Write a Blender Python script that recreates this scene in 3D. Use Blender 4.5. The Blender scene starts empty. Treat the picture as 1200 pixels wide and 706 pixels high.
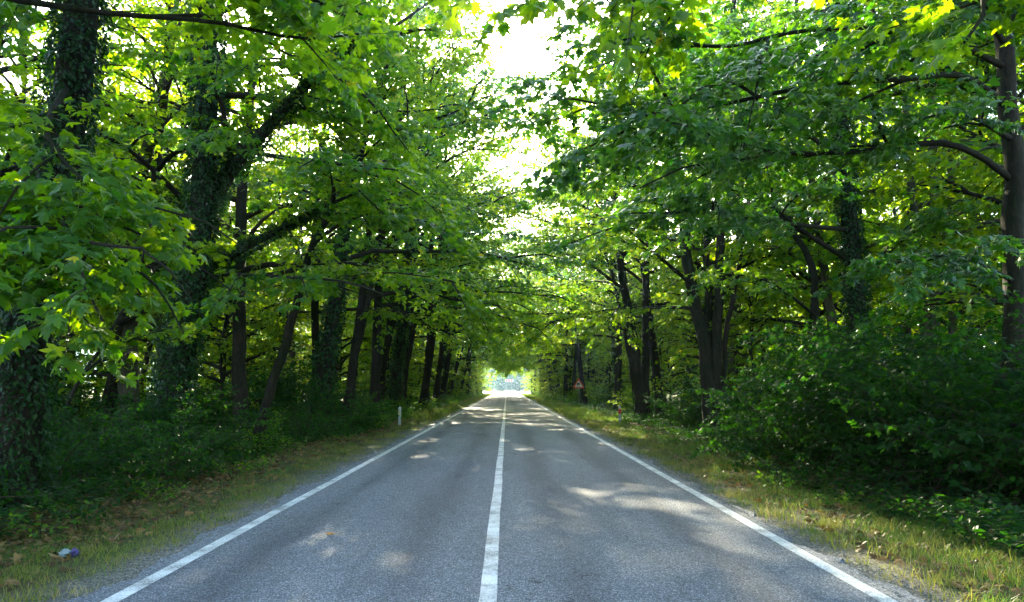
import bpy, math, random
import numpy as np
from mathutils import Vector, Matrix, Euler

rng = np.random.default_rng(7)
random.seed(7)
sc = bpy.context.scene
col = sc.collection
R = math.radians
UP = np.array([0., 0., 1.])

# ------------------------------------------------------------------ camera
CAM = np.array([0., 0., 1.75])
FPX = 880.0
PITCH = math.atan(101 / FPX)
YAW = math.atan(6 / FPX)
cam_d = bpy.data.cameras.new('camera')
cam_d.lens = 36 * FPX / 1200
cam_d.sensor_width = 36
cam_d.clip_start = 0.05
cam_d.clip_end = 4000
cam = bpy.data.objects.new('camera', cam_d)
cam.location = CAM
cam.rotation_euler = (math.pi / 2 + PITCH, 0, -YAW)
col.objects.link(cam)
sc.camera = cam
CM = np.array(Euler((math.pi / 2 + PITCH, 0, -YAW)).to_matrix())


def ray(px, py):
    d = CM @ np.array([(px - 600) / FPX, (353 - py) / FPX, -1.0])
    return d / np.linalg.norm(d)


def at(px, py, Y):
    d = ray(px, py)
    return CAM + d * (Y / d[1])


SUN = ray(497, 77)
SUN_EL = math.asin(SUN[2])
SUN_AZ = math.atan2(SUN[0], SUN[1])


# ------------------------------------------------------------------ mesh builder
class MB:
    def __init__(s):
        s.v = []; s.f = []; s.m = []; s.t = []; s.n = 0

    def add(s, V, F, mat=0, tint=None):
        V = np.asarray(V, float).reshape(-1, 3)
        F = np.asarray(F, np.int64)
        if len(F) == 0:
            return
        s.v.append(V); s.f.append(F + s.n); s.n += len(V)
        s.m.append(np.full(len(F), mat, np.int32))
        if tint is None:
            tint = 0.5
        s.t.append(np.broadcast_to(np.asarray(tint, float), (len(F),)).astype(np.float32))

    def mesh(s, name, mats, smooth=False, origin=(0, 0, 0)):
        me = bpy.data.meshes.new(name)
        V = np.concatenate(s.v) - np.asarray(origin, float)
        tot = np.concatenate([np.full(len(f), f.shape[1], np.int32) for f in s.f])
        L = np.concatenate([f.ravel() for f in s.f]).astype(np.int32)
        st = np.concatenate([[0], np.cumsum(tot)[:-1]]).astype(np.int32)
        me.vertices.add(len(V)); me.vertices.foreach_set('co', V.astype(np.float32).ravel())
        me.loops.add(len(L)); me.loops.foreach_set('vertex_index', L)
        me.polygons.add(len(tot))
        me.polygons.foreach_set('loop_start', st)
        me.polygons.foreach_set('loop_total', tot)
        me.polygons.foreach_set('material_index', np.concatenate(s.m))
        me.polygons.foreach_set('use_smooth', np.full(len(tot), smooth, bool))
        a = me.attributes.new('tint', 'FLOAT', 'FACE')
        a.data.foreach_set('value', np.concatenate(s.t))
        for m in (mats if isinstance(mats, (list, tuple)) else [mats]):
            me.materials.append(m)
        me.update(calc_edges=True)
        me.validate()
        return me

    def build(s, name, mats, parent=None, smooth=False, origin=(0, 0, 0)):
        o = bpy.data.objects.new(name, s.mesh(name, mats, smooth, origin))
        col.objects.link(o)
        if parent is not None:
            o.parent = parent
        else:
            o.location = origin
        return o

    # a tapered tube along a path
    def tube(s, P, r, sides=8, mat=0, tint=0.5, rough=0.0, cap=True):
        P = np.asarray(P, float); n = len(P)
        r = np.broadcast_to(np.asarray(r, float), (n,))
        T = np.gradient(P, axis=0); T /= np.linalg.norm(T, axis=1)[:, None] + 1e-9
        ref = np.array([0.31, 0.95, 0.05]) if abs(T[0][1]) < 0.8 else np.array([1., 0.1, 0.])
        A = np.cross(T, ref); A /= np.linalg.norm(A, axis=1)[:, None] + 1e-9
        B = np.cross(T, A)
        th = np.linspace(0, 2 * math.pi, sides, endpoint=False)
        rr = r[:, None] * np.ones(sides)[None]
        if rough:
            ph = rng.uniform(0, 6.28, 4)
            lob = 1 + rough * (np.sin(2 * th + ph[0]) + 0.7 * np.sin(3 * th + ph[1]) + 0.5 * np.sin(5 * th + ph[2]))
            rr = rr * lob[None] * (1 + rough * 0.5 * rng.standard_normal((n, sides)))
        V = P[:, None] + rr[..., None] * (np.cos(th)[None, :, None] * A[:, None] + np.sin(th)[None, :, None] * B[:, None])
        i = np.arange(n - 1)[:, None] * sides
        j = np.arange(sides)[None]; k = (j + 1) % sides
        F = np.stack([i + j, i + k, i + sides + k, i + sides + j], -1).reshape(-1, 4)
        s.add(V.reshape(-1, 3), F, mat, tint)
        if cap:
            s.add(V[-1], np.stack([np.zeros(sides - 2, int), np.arange(1, sides - 1), np.arange(2, sides)], -1), mat, tint)

    def box(s, c, d, mat=0, M=None):
        c = np.asarray(c, float); d = np.asarray(d, float) / 2
        q = np.array([[x, y, z] for x in (-1, 1) for y in (-1, 1) for z in (-1, 1)], float) * d
        if M is not None:
            q = q @ np.asarray(M).T
        s.add(q + c, [[0, 1, 3, 2], [4, 6, 7, 5], [0, 4, 5, 1], [2, 3, 7, 6], [0, 2, 6, 4], [1, 5, 7, 3]], mat)


def nrm(a):
    return a / (np.linalg.norm(a, axis=-1, keepdims=True) + 1e-9)


def spline(P, n=None, step=0.35):
    P = np.asarray(P, float)
    L = np.concatenate([[0], np.cumsum(np.linalg.norm(np.diff(P, axis=0), axis=1))])
    n = n or max(4, int(L[-1] / step))
    t = np.linspace(0, L[-1], n)
    Q = np.vstack([2 * P[0] - P[1], P, 2 * P[-1] - P[-2]])
    out = []
    for x in t:
        i = min(len(P) - 2, max(0, np.searchsorted(L, x, 'right') - 1))
        u = (x - L[i]) / max(1e-6, L[i + 1] - L[i])
        p0, p1, p2, p3 = Q[i], Q[i + 1], Q[i + 2], Q[i + 3]
        out.append(0.5 * (2 * p1 + (p2 - p0) * u + (2 * p0 - 5 * p1 + 4 * p2 - p3) * u * u + (3 * p1 - p0 - 3 * p2 + p3) * u ** 3))
    return np.array(out)


# ------------------------------------------------------------------ leaf templates (tip along +Y, normal +Z)
def template(half, z_lobe=-0.06):
    right = [(x, y) for x, y in half]
    pts = [(0, 0)] + right + [(0, 1.0)] + [(-x, y) for x, y in reversed(right)]
    V = np.array([(x, y, 0) for x, y in pts], float)
    c = np.array([[0, 0.33, 0.03]])
    V[:, 2] = -0.35 * np.abs(V[:, 0]) ** 1.5 - 0.16 * np.maximum(0, V[:, 1] - 0.35) ** 1.3
    V = np.vstack([V, c])
    n = len(pts)
    F = np.array([[n, i, (i + 1) % n] for i in range(n)])
    return V, F


LEAF_HI = template([(0.17, -0.07), (0.47, 0.00), (0.40, 0.13), (0.27, 0.20), (0.60, 0.50), (0.42, 0.53), (0.21, 0.47), (0.24, 0.70), (0.11, 0.78)])
LEAF_MD = template([(0.42, -0.02), (0.25, 0.20), (0.56, 0.50), (0.19, 0.48), (0.20, 0.72)])
LEAF_LO = (np.array([[0, 0, 0], [0.40, 0.36, -0.05], [0, 1, -0.1], [-0.40, 0.36, -0.05], [0, 0.45, 0.07]]),
           np.array([[4, 0, 1], [4, 1, 2], [4, 2, 3], [4, 3, 0]]))
LEAF_OV = (np.array([[0, 0, 0], [0.24, 0.25, -0.02], [0.25, 0.6, -0.03], [0, 1, -0.1], [-0.25, 0.6, -0.03], [-0.24, 0.25, -0.02]]),
           np.array([[0, 1, 2], [0, 2, 3], [0, 3, 4], [0, 4, 5]]))


def add_leaves(mb, pos, tip, nor, size, tint, tmpl, mat=0):
    if len(pos) == 0:
        return
    tip = nrm(tip)
    nor = nor - (nor * tip).sum(1, keepdims=True) * tip
    nor = nrm(nor)
    sx = np.cross(tip, nor)
    TV, TF = tmpl
    n = len(pos)
    curl = rng.uniform(-0.5, 2.8, n)[:, None, None]; wid = rng.uniform(0.75, 1.1, n)[:, None, None]
    V = pos[:, None] + size[:, None, None] * (wid * TV[None, :, 0:1] * sx[:, None] + TV[None, :, 1:2] * tip[:, None] + curl * TV[None, :, 2:3] * nor[:, None])
    F = (np.arange(n)[:, None, None] * len(TV) + TF[None])
    mb.add(V.reshape(-1, 3), F.reshape(-1, TF.shape[1]), mat, np.repeat(tint, len(TF)))


def keep_clear(pos):
    """foliage never hangs into the traffic space of the road or onto the lens"""
    low = (np.abs(pos[:, 0]) < 4.2) & (pos[:, 2] < 4.6)
    near = np.linalg.norm(pos - CAM, axis=1) < 2.2
    return ~(low | near)


def side_twigs(path, t0, spacing, lmax, lmin=0.35, flat=0.25, up=0.05):
    """origins, directions, lengths of side twigs along a limb"""
    seg = np.linalg.norm(np.diff(path, axis=0), axis=1)
    L = np.concatenate([[0], np.cumsum(seg)])
    n = max(2, int(L[-1] * (1 - t0) / spacing))
    t = (t0 + (1 - t0) * (np.arange(n) + rng.uniform(0, 1, n)) / n)
    x = t * L[-1]
    O = np.stack([np.interp(x, L, path[:, k]) for k in range(3)], 1)
    T = nrm(np.stack([np.interp(x, L, np.gradient(path[:, k], L)) for k in range(3)], 1))
    S = nrm(np.cross(T, UP) + 1e-4)
    sg = np.where(np.arange(n) % 2 == 0, 1., -1.) * np.where(rng.uniform(0, 1, n) < 0.15, -1, 1)
    a = rng.uniform(0.55, 1.25, n)
    D = T * np.cos(a)[:, None] + S * (np.sin(a) * sg)[:, None] + UP * (up + flat * rng.standard_normal(n))[:, None]
    D = nrm(D)
    ln = lmin + (lmax - lmin) * (1 - 0.65 * t) * rng.uniform(0.6, 1.25, n)
    # end twig
    O = np.vstack([O, path[-1]]); D = np.vstack([D, nrm(path[-1] - path[-2])]); ln = np.append(ln, lmax * 0.6)
    return O, D, ln


def foliage(mb, O, D, ln, dens, size, tmpl, droop=0.35, clear=False, twig_mat=1, twig_r=0.007, base_tint=0.5, lat=0.30, world=np.zeros(3)):
    cnt = np.maximum(3, (ln * dens * rng.uniform(0.7, 1.3, len(ln))).astype(int))
    idx = np.repeat(np.arange(len(ln)), cnt)
    N = len(idx)
    u = rng.uniform(0.08, 1.05, N)
    d = D[idx]; l = ln[idx]
    S = nrm(np.cross(d, UP) + 1e-4)
    w = lat * l * np.sqrt(np.clip(1.1 - u, 0, 1)) * rng.uniform(-1, 1, N) + 0.05 * rng.standard_normal(N)
    pos = O[idx] + d * (l * u)[:, None] + S * w[:, None]
    pos[:, 2] += -0.16 * l * u ** 2 + 0.07 * l * rng.standard_normal(N)
    tip = d * rng.uniform(0.2, 1.0, N)[:, None] + S * (np.sign(w) * rng.uniform(0.2, 1.0, N))[:, None] - UP * (droop * rng.uniform(0.2, 2.0, N))[:, None] + 0.25 * rng.standard_normal((N, 3))
    nor = UP + 0.42 * rng.standard_normal((N, 3))
    sz = size * rng.uniform(0.4, 1.3, N)
    ct = rng.uniform(-0.28, 0.28, len(ln))
    tint = np.where(rng.uniform(0, 1, N) < 0.007, 1.0, np.clip(base_tint + ct[idx] + 0.16 * rng.standard_normal(N), 0, 0.96))
    k = keep_clear(pos + world) if clear else np.ones(N, bool)
    add_leaves(mb, pos[k], tip[k], nor[k], sz[k], tint[k], tmpl, 0)
    # twig stems: three-sided prisms, two segments
    kk = keep_clear(O + D * ln[:, None] + world) if clear else np.ones(len(O), bool)
    o, dd, l2 = O[kk], D[kk], ln[kk]
    n = len(o)
    if n:
        A = nrm(np.cross(dd, UP) + 1e-4); B = np.cross(dd, A)
        rings = []
        for uu, rf in ((0, 1.0), (0.55, 0.7), (1.0, 0.25)):
            c = o + dd * (l2 * uu)[:, None]; c[:, 2] += -0.16 * l2 * uu ** 2
            for th in (0, 2.094, 4.189):
                rings.append(c + twig_r * rf * (np.cos(th) * A + np.sin(th) * B))
        V = np.stack(rings, 1)
        F = np.array([[r * 3 + j, r * 3 + (j + 1) % 3, r * 3 + 3 + (j + 1) % 3, r * 3 + 3 + j] for r in (0, 1) for j in range(3)])
        mb.add(V.reshape(-1, 3), (np.arange(n)[:, None, None] * 9 + F[None]).reshape(-1, 4), twig_mat, 0.5)


# ------------------------------------------------------------------ materials
def nt(name):
    m = bpy.data.materials.new(name); m.use_nodes = True
    t = m.node_tree
    for n in list(t.nodes):
        t.nodes.remove(n)
    out = t.nodes.new('ShaderNodeOutputMaterial')
    return m, t, out


def N(t, kind, **kw):
    n = t.nodes.new(kind)
    for k, v in kw.items():
        if k.startswith('i_'):
            n.inputs[k[2:].replace('_', ' ')].default_value = v
        else:
            setattr(n, k, v)
    return n


def ramp(t, fac, stops, interp='LINEAR'):
    r = t.nodes.new('ShaderNodeValToRGB'); r.color_ramp.interpolation = interp
    el = r.color_ramp.elements
    while len(el) < len(stops):
        el.new(0.5)
    for e, (p, c) in zip(el, stops):
        e.position = p; e.color = (*c, 1) if len(c) == 3 else c
    t.links.new(fac, r.inputs['Fac'])
    return r.outputs['Color']


def noise(t, scale, detail=4, rough=0.6, coord=None, dist=0):
    n = N(t, 'ShaderNodeTexNoise'); n.inputs['Scale'].default_value = scale
    n.inputs['Detail'].default_value = detail; n.inputs['Roughness'].default_value = rough
    n.inputs['Distortion'].default_value = dist
    if coord is not None:
        t.links.new(coord, n.inputs['Vector'])
    return n.outputs['Fac']


def mathn(t, op, a, b=None):
    n = N(t, 'ShaderNodeMath', operation=op)
    for i, x in enumerate((a, b)):
        if x is None:
            continue
        if isinstance(x, (int, float)):
            n.inputs[i].default_value = x
        else:
            t.links.new(x, n.inputs[i])
    return n.outputs[0]


def mixc(t, fac, a, b):
    n = N(t, 'ShaderNodeMix', data_type='RGBA')
    for key, x in ((0, fac), (6, a), (7, b)):
        if isinstance(x, (int, float)):
            n.inputs[key].default_value = x
        elif isinstance(x, tuple):
            n.inputs[key].default_value = (*x, 1)
        else:
            t.links.new(x, n.inputs[key])
    return n.outputs[2]


def leaf_mat(name, dark, light, tr_dark, tr_light, trans=0.5, gloss=0.5, rough=0.38, autumn=None):
    m, t, out = nt(name)
    a = N(t, 'ShaderNodeAttribute', attribute_name='tint')
    oi = N(t, 'ShaderNodeObjectInfo')
    f = mathn(t, 'ADD', a.outputs['Fac'], mathn(t, 'MULTIPLY', mathn(t, 'SUBTRACT', oi.outputs['Random'], 0.5), 0.14))
    st = [(0.05, dark), (0.85, light)]; st2 = [(0.05, tr_dark), (0.85, tr_light)]
    c1 = ramp(t, f, st); c2 = ramp(t, f, st2)
    if autumn:
        am = mathn(t, 'GREATER_THAN', a.outputs['Fac'], 0.985)
        c1 = mixc(t, am, c1, autumn); c2 = mixc(t, am, c2, autumn)
    d = N(t, 'ShaderNodeBsdfDiffuse'); t.links.new(c1, d.inputs['Color'])
    tr = N(t, 'ShaderNodeBsdfTranslucent'); t.links.new(c2, tr.inputs['Color'])
    mx = N(t, 'ShaderNodeMixShader'); mx.inputs[0].default_value = trans
    t.links.new(d.outputs[0], mx.inputs[1]); t.links.new(tr.outputs[0], mx.inputs[2])
    g = N(t, 'ShaderNodeBsdfGlossy'); g.inputs['Roughness'].default_value = rough
    g.inputs['Color'].default_value = (0.9, 0.95, 0.9, 1)
    fr = N(t, 'ShaderNodeLayerWeight'); fr.inputs['Blend'].default_value = 0.5
    ff = mathn(t, 'ADD', mathn(t, 'MULTIPLY', mathn(t, 'POWER', fr.outputs['Facing'], 4.0), 0.6), 0.045)
    m2 = N(t, 'ShaderNodeMixShader')
    t.links.new(mathn(t, 'MULTIPLY', ff, gloss), m2.inputs[0])
    t.links.new(mx.outputs[0], m2.inputs[1]); t.links.new(g.outputs[0], m2.inputs[2])
    t.links.new(m2.outputs[0], out.inputs['Surface'])
    return m


def bark_mat(name, c0, c1, c2, scale=3.0):
    m, t, out = nt(name)
    tc = N(t, 'ShaderNodeTexCoord')
    mp = N(t, 'ShaderNodeMapping'); mp.inputs['Scale'].default_value = (scale, scale, scale * 0.28)
    t.links.new(tc.outputs['Object'], mp.inputs['Vector'])
    n1 = noise(t, 4.0, 8, 0.7, mp.outputs[0], 1.0)
    n2 = noise(t, 0.9, 3, 0.6, tc.outputs['Object'])
    c = mixc(t, ramp(t, n2, [(0.42, (0, 0, 0)), (0.62, (1, 1, 1))]), ramp(t, n1, [(0.3, c0), (0.68, c1)]), ramp(t, n1, [(0.3, c0), (0.7, c2)]))
    b = N(t, 'ShaderNodeBsdfPrincipled'); b.inputs['Roughness'].default_value = 0.9
    b.inputs['Specular IOR Level'].default_value = 0.2
    t.links.new(c, b.inputs['Base Color'])
    bp = N(t, 'ShaderNodeBump'); bp.inputs['Strength'].default_value = 0.9; bp.inputs['Distance'].default_value = 0.03
    t.links.new(n1, bp.inputs['Height']); t.links.new(bp.outputs[0], b.inputs['Normal'])
    t.links.new(b.outputs[0], out.inputs['Surface'])
    return m


def plain(name, c, rough=0.6, spec=0.3, metal=0.0, noisy=0.15, nscale=12):
    m, t, out = nt(name)
    b = N(t, 'ShaderNodeBsdfPrincipled'); b.inputs['Roughness'].default_value = rough
    b.inputs['Specular IOR Level'].default_value = spec; b.inputs['Metallic'].default_value = metal
    tc = N(t, 'ShaderNodeTexCoord')
    n1 = noise(t, nscale, 5, 0.65, tc.outputs['Object'])
    lo = tuple(x * (1 - noisy * 1.6) for x in c); hi = tuple(min(1, x * (1 + noisy)) for x in c)
    t.links.new(ramp(t, n1, [(0.3, lo), (0.7, hi)]), b.inputs['Base Color'])
    t.links.new(b.outputs[0], out.inputs['Surface'])
    return m


M_LEAF = leaf_mat('plane_leaf', (0.009, 0.058, 0.004), (0.034, 0.135, 0.006), (0.085, 0.340, 0.003), (0.48, 0.74, 0.004), 0.56, 0.45, 0.45, (0.60, 0.54, 0.01))
M_LEAF2 = leaf_mat('broad_leaf', (0.007, 0.052, 0.010), (0.022, 0.112, 0.016), (0.035, 0.22, 0.006), (0.22, 0.50, 0.006), 0.50, 0.85, 0.42)
M_LEAF3 = leaf_mat('wood_leaf', (0.016, 0.075, 0.004), (0.060, 0.155, 0.006), (0.140, 0.42, 0.003), (0.54, 0.70, 0.004), 0.60, 0.35, 0.45, (0.6, 0.54, 0.01))
M_IVY = leaf_mat('ivy_leaf', (0.004, 0.028, 0.004), (0.014, 0.062, 0.007), (0.01, 0.07, 0.003), (0.03, 0.14, 0.004), 0.3, 0.5, 0.42)
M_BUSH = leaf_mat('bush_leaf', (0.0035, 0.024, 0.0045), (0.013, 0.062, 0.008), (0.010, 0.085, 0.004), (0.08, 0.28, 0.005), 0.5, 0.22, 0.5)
M_WEED = leaf_mat('weed_leaf', (0.022, 0.10, 0.008), (0.085, 0.20, 0.010), (0.06, 0.28, 0.004), (0.28, 0.50, 0.008), 0.5, 0.3, 0.5)
M_GRASS = leaf_mat('grass_blade', (0.035, 0.11, 0.010), (0.24, 0.22, 0.045), (0.08, 0.25, 0.008), (0.36, 0.34, 0.06), 0.45, 0.5, 0.5, (0.42, 0.33, 0.16))
M_DEAD = leaf_mat('dead_leaf', (0.07, 0.04, 0.018), (0.26, 0.16, 0.06), (0.10, 0.05, 0.015), (0.30, 0.16, 0.05), 0.25, 0.3, 0.5)
M_FAR = leaf_mat('far_leaf', (0.015, 0.05, 0.03), (0.03, 0.08, 0.04), (0.02, 0.07, 0.03), (0.05, 0.13, 0.04), 0.4, 0.2, 0.6)
M_BARK = bark_mat('bark_dark', (0.008, 0.0065, 0.005), (0.046, 0.037, 0.026), (0.018, 0.026, 0.008))
M_BARKP = bark_mat('bark_pale', (0.035, 0.030, 0.020), (0.13, 0.115, 0.08), (0.05, 0.06, 0.025))
M_TWIG = plain('twig', (0.06, 0.048, 0.03), 0.9, 0.1)


def road_mat():
    m, t, out = nt('asphalt')
    tc = N(t, 'ShaderNodeTexCoord'); co = tc.outputs['Object']
    sx = N(t, 'ShaderNodeSeparateXYZ'); t.links.new(co, sx.inputs[0])
    vo = N(t, 'ShaderNodeTexVoronoi'); vo.inputs['Scale'].default_value = 105; t.links.new(co, vo.inputs['Vector'])
    vs = N(t, 'ShaderNodeSeparateColor'); t.links.new(vo.outputs['Color'], vs.inputs[0])
    fine = noise(t, 160, 3, 0.8, co)
    mp = N(t, 'ShaderNodeMapping'); mp.inputs['Scale'].default_value = (1.0, 0.14, 1); t.links.new(co, mp.inputs['Vector'])
    big = noise(t, 0.9, 6, 0.62, mp.outputs[0])
    med = noise(t, 7, 5, 0.7, co)
    base = ramp(t, vs.outputs[0], [(0.0, (0.030, 0.039, 0.056)), (0.4, (0.090, 0.108, 0.138)), (0.75, (0.19, 0.217, 0.26)), (1.0, (0.52, 0.56, 0.63))])
    base = mixc(t, 0.25, base, ramp(t, fine, [(0.3, (0.05, 0.052, 0.056)), (0.7, (0.17, 0.173, 0.18))]))
    v = ramp(t, big, [(0.3, (0.72, 0.72, 0.73)), (0.7, (1.18, 1.17, 1.16))])
    mm = N(t, 'ShaderNodeMix', data_type='RGBA', blend_type='MULTIPLY'); mm.inputs[0].default_value = 1
    t.links.new(base, mm.inputs[6]); t.links.new(v, mm.inputs[7])
    v2 = ramp(t, med, [(0.3, (0.88, 0.88, 0.88)), (0.7, (1.1, 1.1, 1.1))])
    m3 = N(t, 'ShaderNodeMix', data_type='RGBA', blend_type='MULTIPLY'); m3.inputs[0].default_value = 1
    t.links.new(mm.outputs[2], m3.inputs[6]); t.links.new(v2, m3.inputs[7])
    # tyre tracks worn a little darker and smoother: |x| bands in both lanes
    lane = mathn(t, 'ABSOLUTE', mathn(t, 'SUBTRACT', mathn(t, 'ABSOLUTE', mathn(t, 'ADD', sx.outputs[0], 0.15)), 1.6))
    trk = mathn(t, 'ABSOLUTE', mathn(t, 'SUBTRACT', lane, 0.78))
    tmask = ramp(t, mathn(t, 'ADD', trk, mathn(t, 'MULTIPLY', mathn(t, 'SUBTRACT', big, 0.5), 0.5)), [(0.02, (0.66, 0.66, 0.68)), (0.42, (1.12, 1.12, 1.12))])
    m4 = N(t, 'ShaderNodeMix', data_type='RGBA', blend_type='MULTIPLY'); m4.inputs[0].default_value = 0.75
    t.links.new(m3.outputs[2], m4.inputs[6]); t.links.new(tmask, m4.inputs[7])
    cv = N(t, 'ShaderNodeTexVoronoi', feature='DISTANCE_TO_EDGE'); cv.inputs['Scale'].default_value = 0.42
    wob = N(t, 'ShaderNodeVectorMath', operation='ADD'); t.links.new(co, wob.inputs[0])
    wn = N(t, 'ShaderNodeTexNoise'); wn.inputs['Scale'].default_value = 2.5; wn.inputs['Detail'].default_value = 5; t.links.new(co, wn.inputs['Vector'])
    t.links.new(wn.outputs['Color'], wob.inputs[1]); t.links.new(wob.outputs[0], cv.inputs['Vector'])
    cm_ = mathn(t, 'MULTIPLY', mathn(t, 'LESS_THAN', cv.outputs['Distance'], 0.0035), mathn(t, 'GREATER_THAN', noise(t, 0.23, 2, 0.5, co), 0.56))
    stn = ramp(t, noise(t, 1.7, 3, 0.5, mp.outputs[0]), [(0.60, (1, 1, 1)), (0.72, (0.72, 0.72, 0.73))])
    m5 = N(t, 'ShaderNodeMix', data_type='RGBA', blend_type='MULTIPLY'); m5.inputs[0].default_value = 1
    t.links.new(m4.outputs[2], m5.inputs[6]); t.links.new(stn, m5.inputs[7])
    colr = mixc(t, mathn(t, 'MULTIPLY', cm_, 0.8), m5.outputs[2], (0.02, 0.02, 0.022))
    b = N(t, 'ShaderNodeBsdfPrincipled'); b.inputs['Roughness'].default_value = 0.72
    b.inputs['Specular IOR Level'].default_value = 0.35
    t.links.new(colr, b.inputs['Base Color'])
    bp = N(t, 'ShaderNodeBump'); bp.inputs['Strength'].default_value = 0.75; bp.inputs['Distance'].default_value = 0.008
    t.links.new(mathn(t, 'ADD', vo.outputs['Distance'], fine), bp.inputs['Height']); t.links.new(bp.outputs[0], b.inputs['Normal'])
    t.links.new(b.outputs[0], out.inputs['Surface'])
    return m


def paint_mat():
    m, t, out = nt('road_paint')
    tc = N(t, 'ShaderNodeTexCoord'); co = tc.outputs['Object']
    n1 = noise(t, 70, 5, 0.75, co); n2 = noise(t, 2.2, 5, 0.7, co)
    f = mathn(t, 'ADD', n1, mathn(t, 'MULTIPLY', mathn(t, 'SUBTRACT', n2, 0.5), 0.75))
    c = ramp(t, f, [(0.34, (0.10, 0.11, 0.12)), (0.43, (0.38, 0.40, 0.42)), (0.60, (0.74, 0.76, 0.78))])
    b = N(t, 'ShaderNodeBsdfPrincipled'); b.inputs['Roughness'].default_value = 0.65
    t.links.new(c, b.inputs['Base Color'])
    bp = N(t, 'ShaderNodeBump'); bp.inputs['Strength'].default_value = 0.4; bp.inputs['Distance'].default_value = 0.005
    t.links.new(n1, bp.inputs['Height']); t.links.new(bp.outputs[0], b.inputs['Normal'])
    t.links.new(b.outputs[0], out.inputs['Surface'])
    return m


def ground_mat():
    m, t, out = nt('forest_soil')
    tc = N(t, 'ShaderNodeTexCoord'); co = tc.outputs['Object']
    sx = N(t, 'ShaderNodeSeparateXYZ'); t.links.new(co, sx.inputs[0])
    n1 = noise(t, 1.2, 8, 0.7, co); n2 = noise(t, 22, 6, 0.75, co); n3 = noise(t, 0.25, 4, 0.6, co)
    soil = ramp(t, n2, [(0.3, (0.035, 0.026, 0.016)), (0.55, (0.095, 0.07, 0.042)), (0.75, (0.19, 0.14, 0.08))])
    moss = ramp(t, n2, [(0.3, (0.03, 0.05, 0.015)), (0.7, (0.10, 0.14, 0.04))])
    c = mixc(t, ramp(t, n1, [(0.42, (0, 0, 0)), (0.6, (1, 1, 1))]), soil, moss)
    ax = mathn(t, 'ABSOLUTE', mathn(t, 'ADD', sx.outputs[0], 0.1))
    vo = N(t, 'ShaderNodeTexVoronoi'); vo.inputs['Scale'].default_value = 45; t.links.new(co, vo.inputs['Vector'])
    vs = N(t, 'ShaderNodeSeparateColor'); t.links.new(vo.outputs['Color'], vs.inputs[0])
    grav = ramp(t, vs.outputs[0], [(0, (0.07, 0.066, 0.058)), (0.6, (0.17, 0.16, 0.14)), (1, (0.34, 0.32, 0.28))])
    e = mathn(t, 'ADD', ax, mathn(t, 'MULTIPLY', mathn(t, 'SUBTRACT', n1, 0.5), 1.2))
    c = mixc(t, ramp(t, mathn(t, 'MULTIPLY', e, 0.1), [(0.36, (0, 0, 0)), (0.43, (1, 1, 1))]), grav, c)
    # open dry field beyond the end of the wood
    fm = ramp(t, mathn(t, 'MULTIPLY', sx.outputs[1], 0.001), [(0.172, (0, 0, 0)), (0.182, (1, 1, 1))])
    c = mixc(t, fm, c, ramp(t, n3, [(0.35, (0.16, 0.17, 0.06)), (0.7, (0.30, 0.27, 0.13))]))
    b = N(t, 'ShaderNodeBsdfPrincipled'); b.inputs['Roughness'].default_value = 0.95
    b.inputs['Specular IOR Level'].default_value = 0.1
    t.links.new(c, b.inputs['Base Color'])
    bp = N(t, 'ShaderNodeBump'); bp.inputs['Strength'].default_value = 0.8; bp.inputs['Distance'].default_value = 0.03
    t.links.new(n2, bp.inputs['Height']); t.links.new(bp.outputs[0], b.inputs['Normal'])
    t.links.new(b.outputs[0], out.inputs['Surface'])
    return m


# ------------------------------------------------------------------ tagging
def tag(o, label=None, cat=None, group=None, kind=None):
    if label: o['label'] = label
    if cat: o['category'] = cat
    if group: o['group'] = group
    if kind: o['kind'] = kind
    return o


def empty(name, loc, label, cat, group=None, rz=0.0):
    o = bpy.data.objects.new(name, None); col.objects.link(o)
    o.empty_display_size = 0.3
    o.location = loc; o.rotation_euler = (0, 0, rz)
    return tag(o, label, cat, group)


def dup(root, loc, rot=(0, 0, 0), scale=1.0, label=None, group=None, cat=None):
    r = root.copy(); col.objects.link(r)
    r.location = loc; r.rotation_euler = rot; r.scale = (scale,) * 3 if not isinstance(scale, tuple) else scale
    if label: r['label'] = label
    if group: r['group'] = group
    if cat: r['category'] = cat
    for ch in root.children:
        c = ch.copy(); col.objects.link(c); c.parent = r
    return r


# ------------------------------------------------------------------ ground, road
def gh(x, y):
    """ground height"""
    ax = np.abs(x)
    side = np.clip((ax - 3.6) / 2.0, 0, 1)
    h = -0.035 + side * (0.05 * np.sin(x * 1.1 + y * 0.37) + 0.05 * np.sin(y * 0.21 - x * 0.6))
    h = h - 0.10 * np.clip((ax - 4.5) / 3, 0, 1)
    h = h + np.clip((ax - 12) / 60, 0, 1) * 0.8 * np.sin(y * 0.05 + x * 0.03)
    return h


gx = np.unique(np.concatenate([np.linspace(-900, -60, 15), np.linspace(-60, -14, 24), np.linspace(-14, 14, 71), np.linspace(14, 60, 24), np.linspace(60, 900, 15)]))
gy = np.unique(np.concatenate([np.linspace(-60, 0, 16), np.linspace(0, 60, 121), np.linspace(60, 280, 111), np.linspace(280, 2500, 45)]))
X, Y = np.meshgrid(gx, gy, indexing='ij')
Z = gh(X, Y)
nx, ny = len(gx), len(gy)
I = (np.arange(nx - 1)[:, None] * ny + np.arange(ny - 1)[None]).ravel()
g = MB(); g.add(np.stack([X, Y, Z], -1).reshape(-1, 3), np.stack([I, I + ny, I + ny + 1, I + 1], 1))
M_GROUND = ground_mat()
tag(g.build('ground', M_GROUND, smooth=True), 'brown forest floor and verges either side of the road', 'ground', kind='structure')

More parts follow.
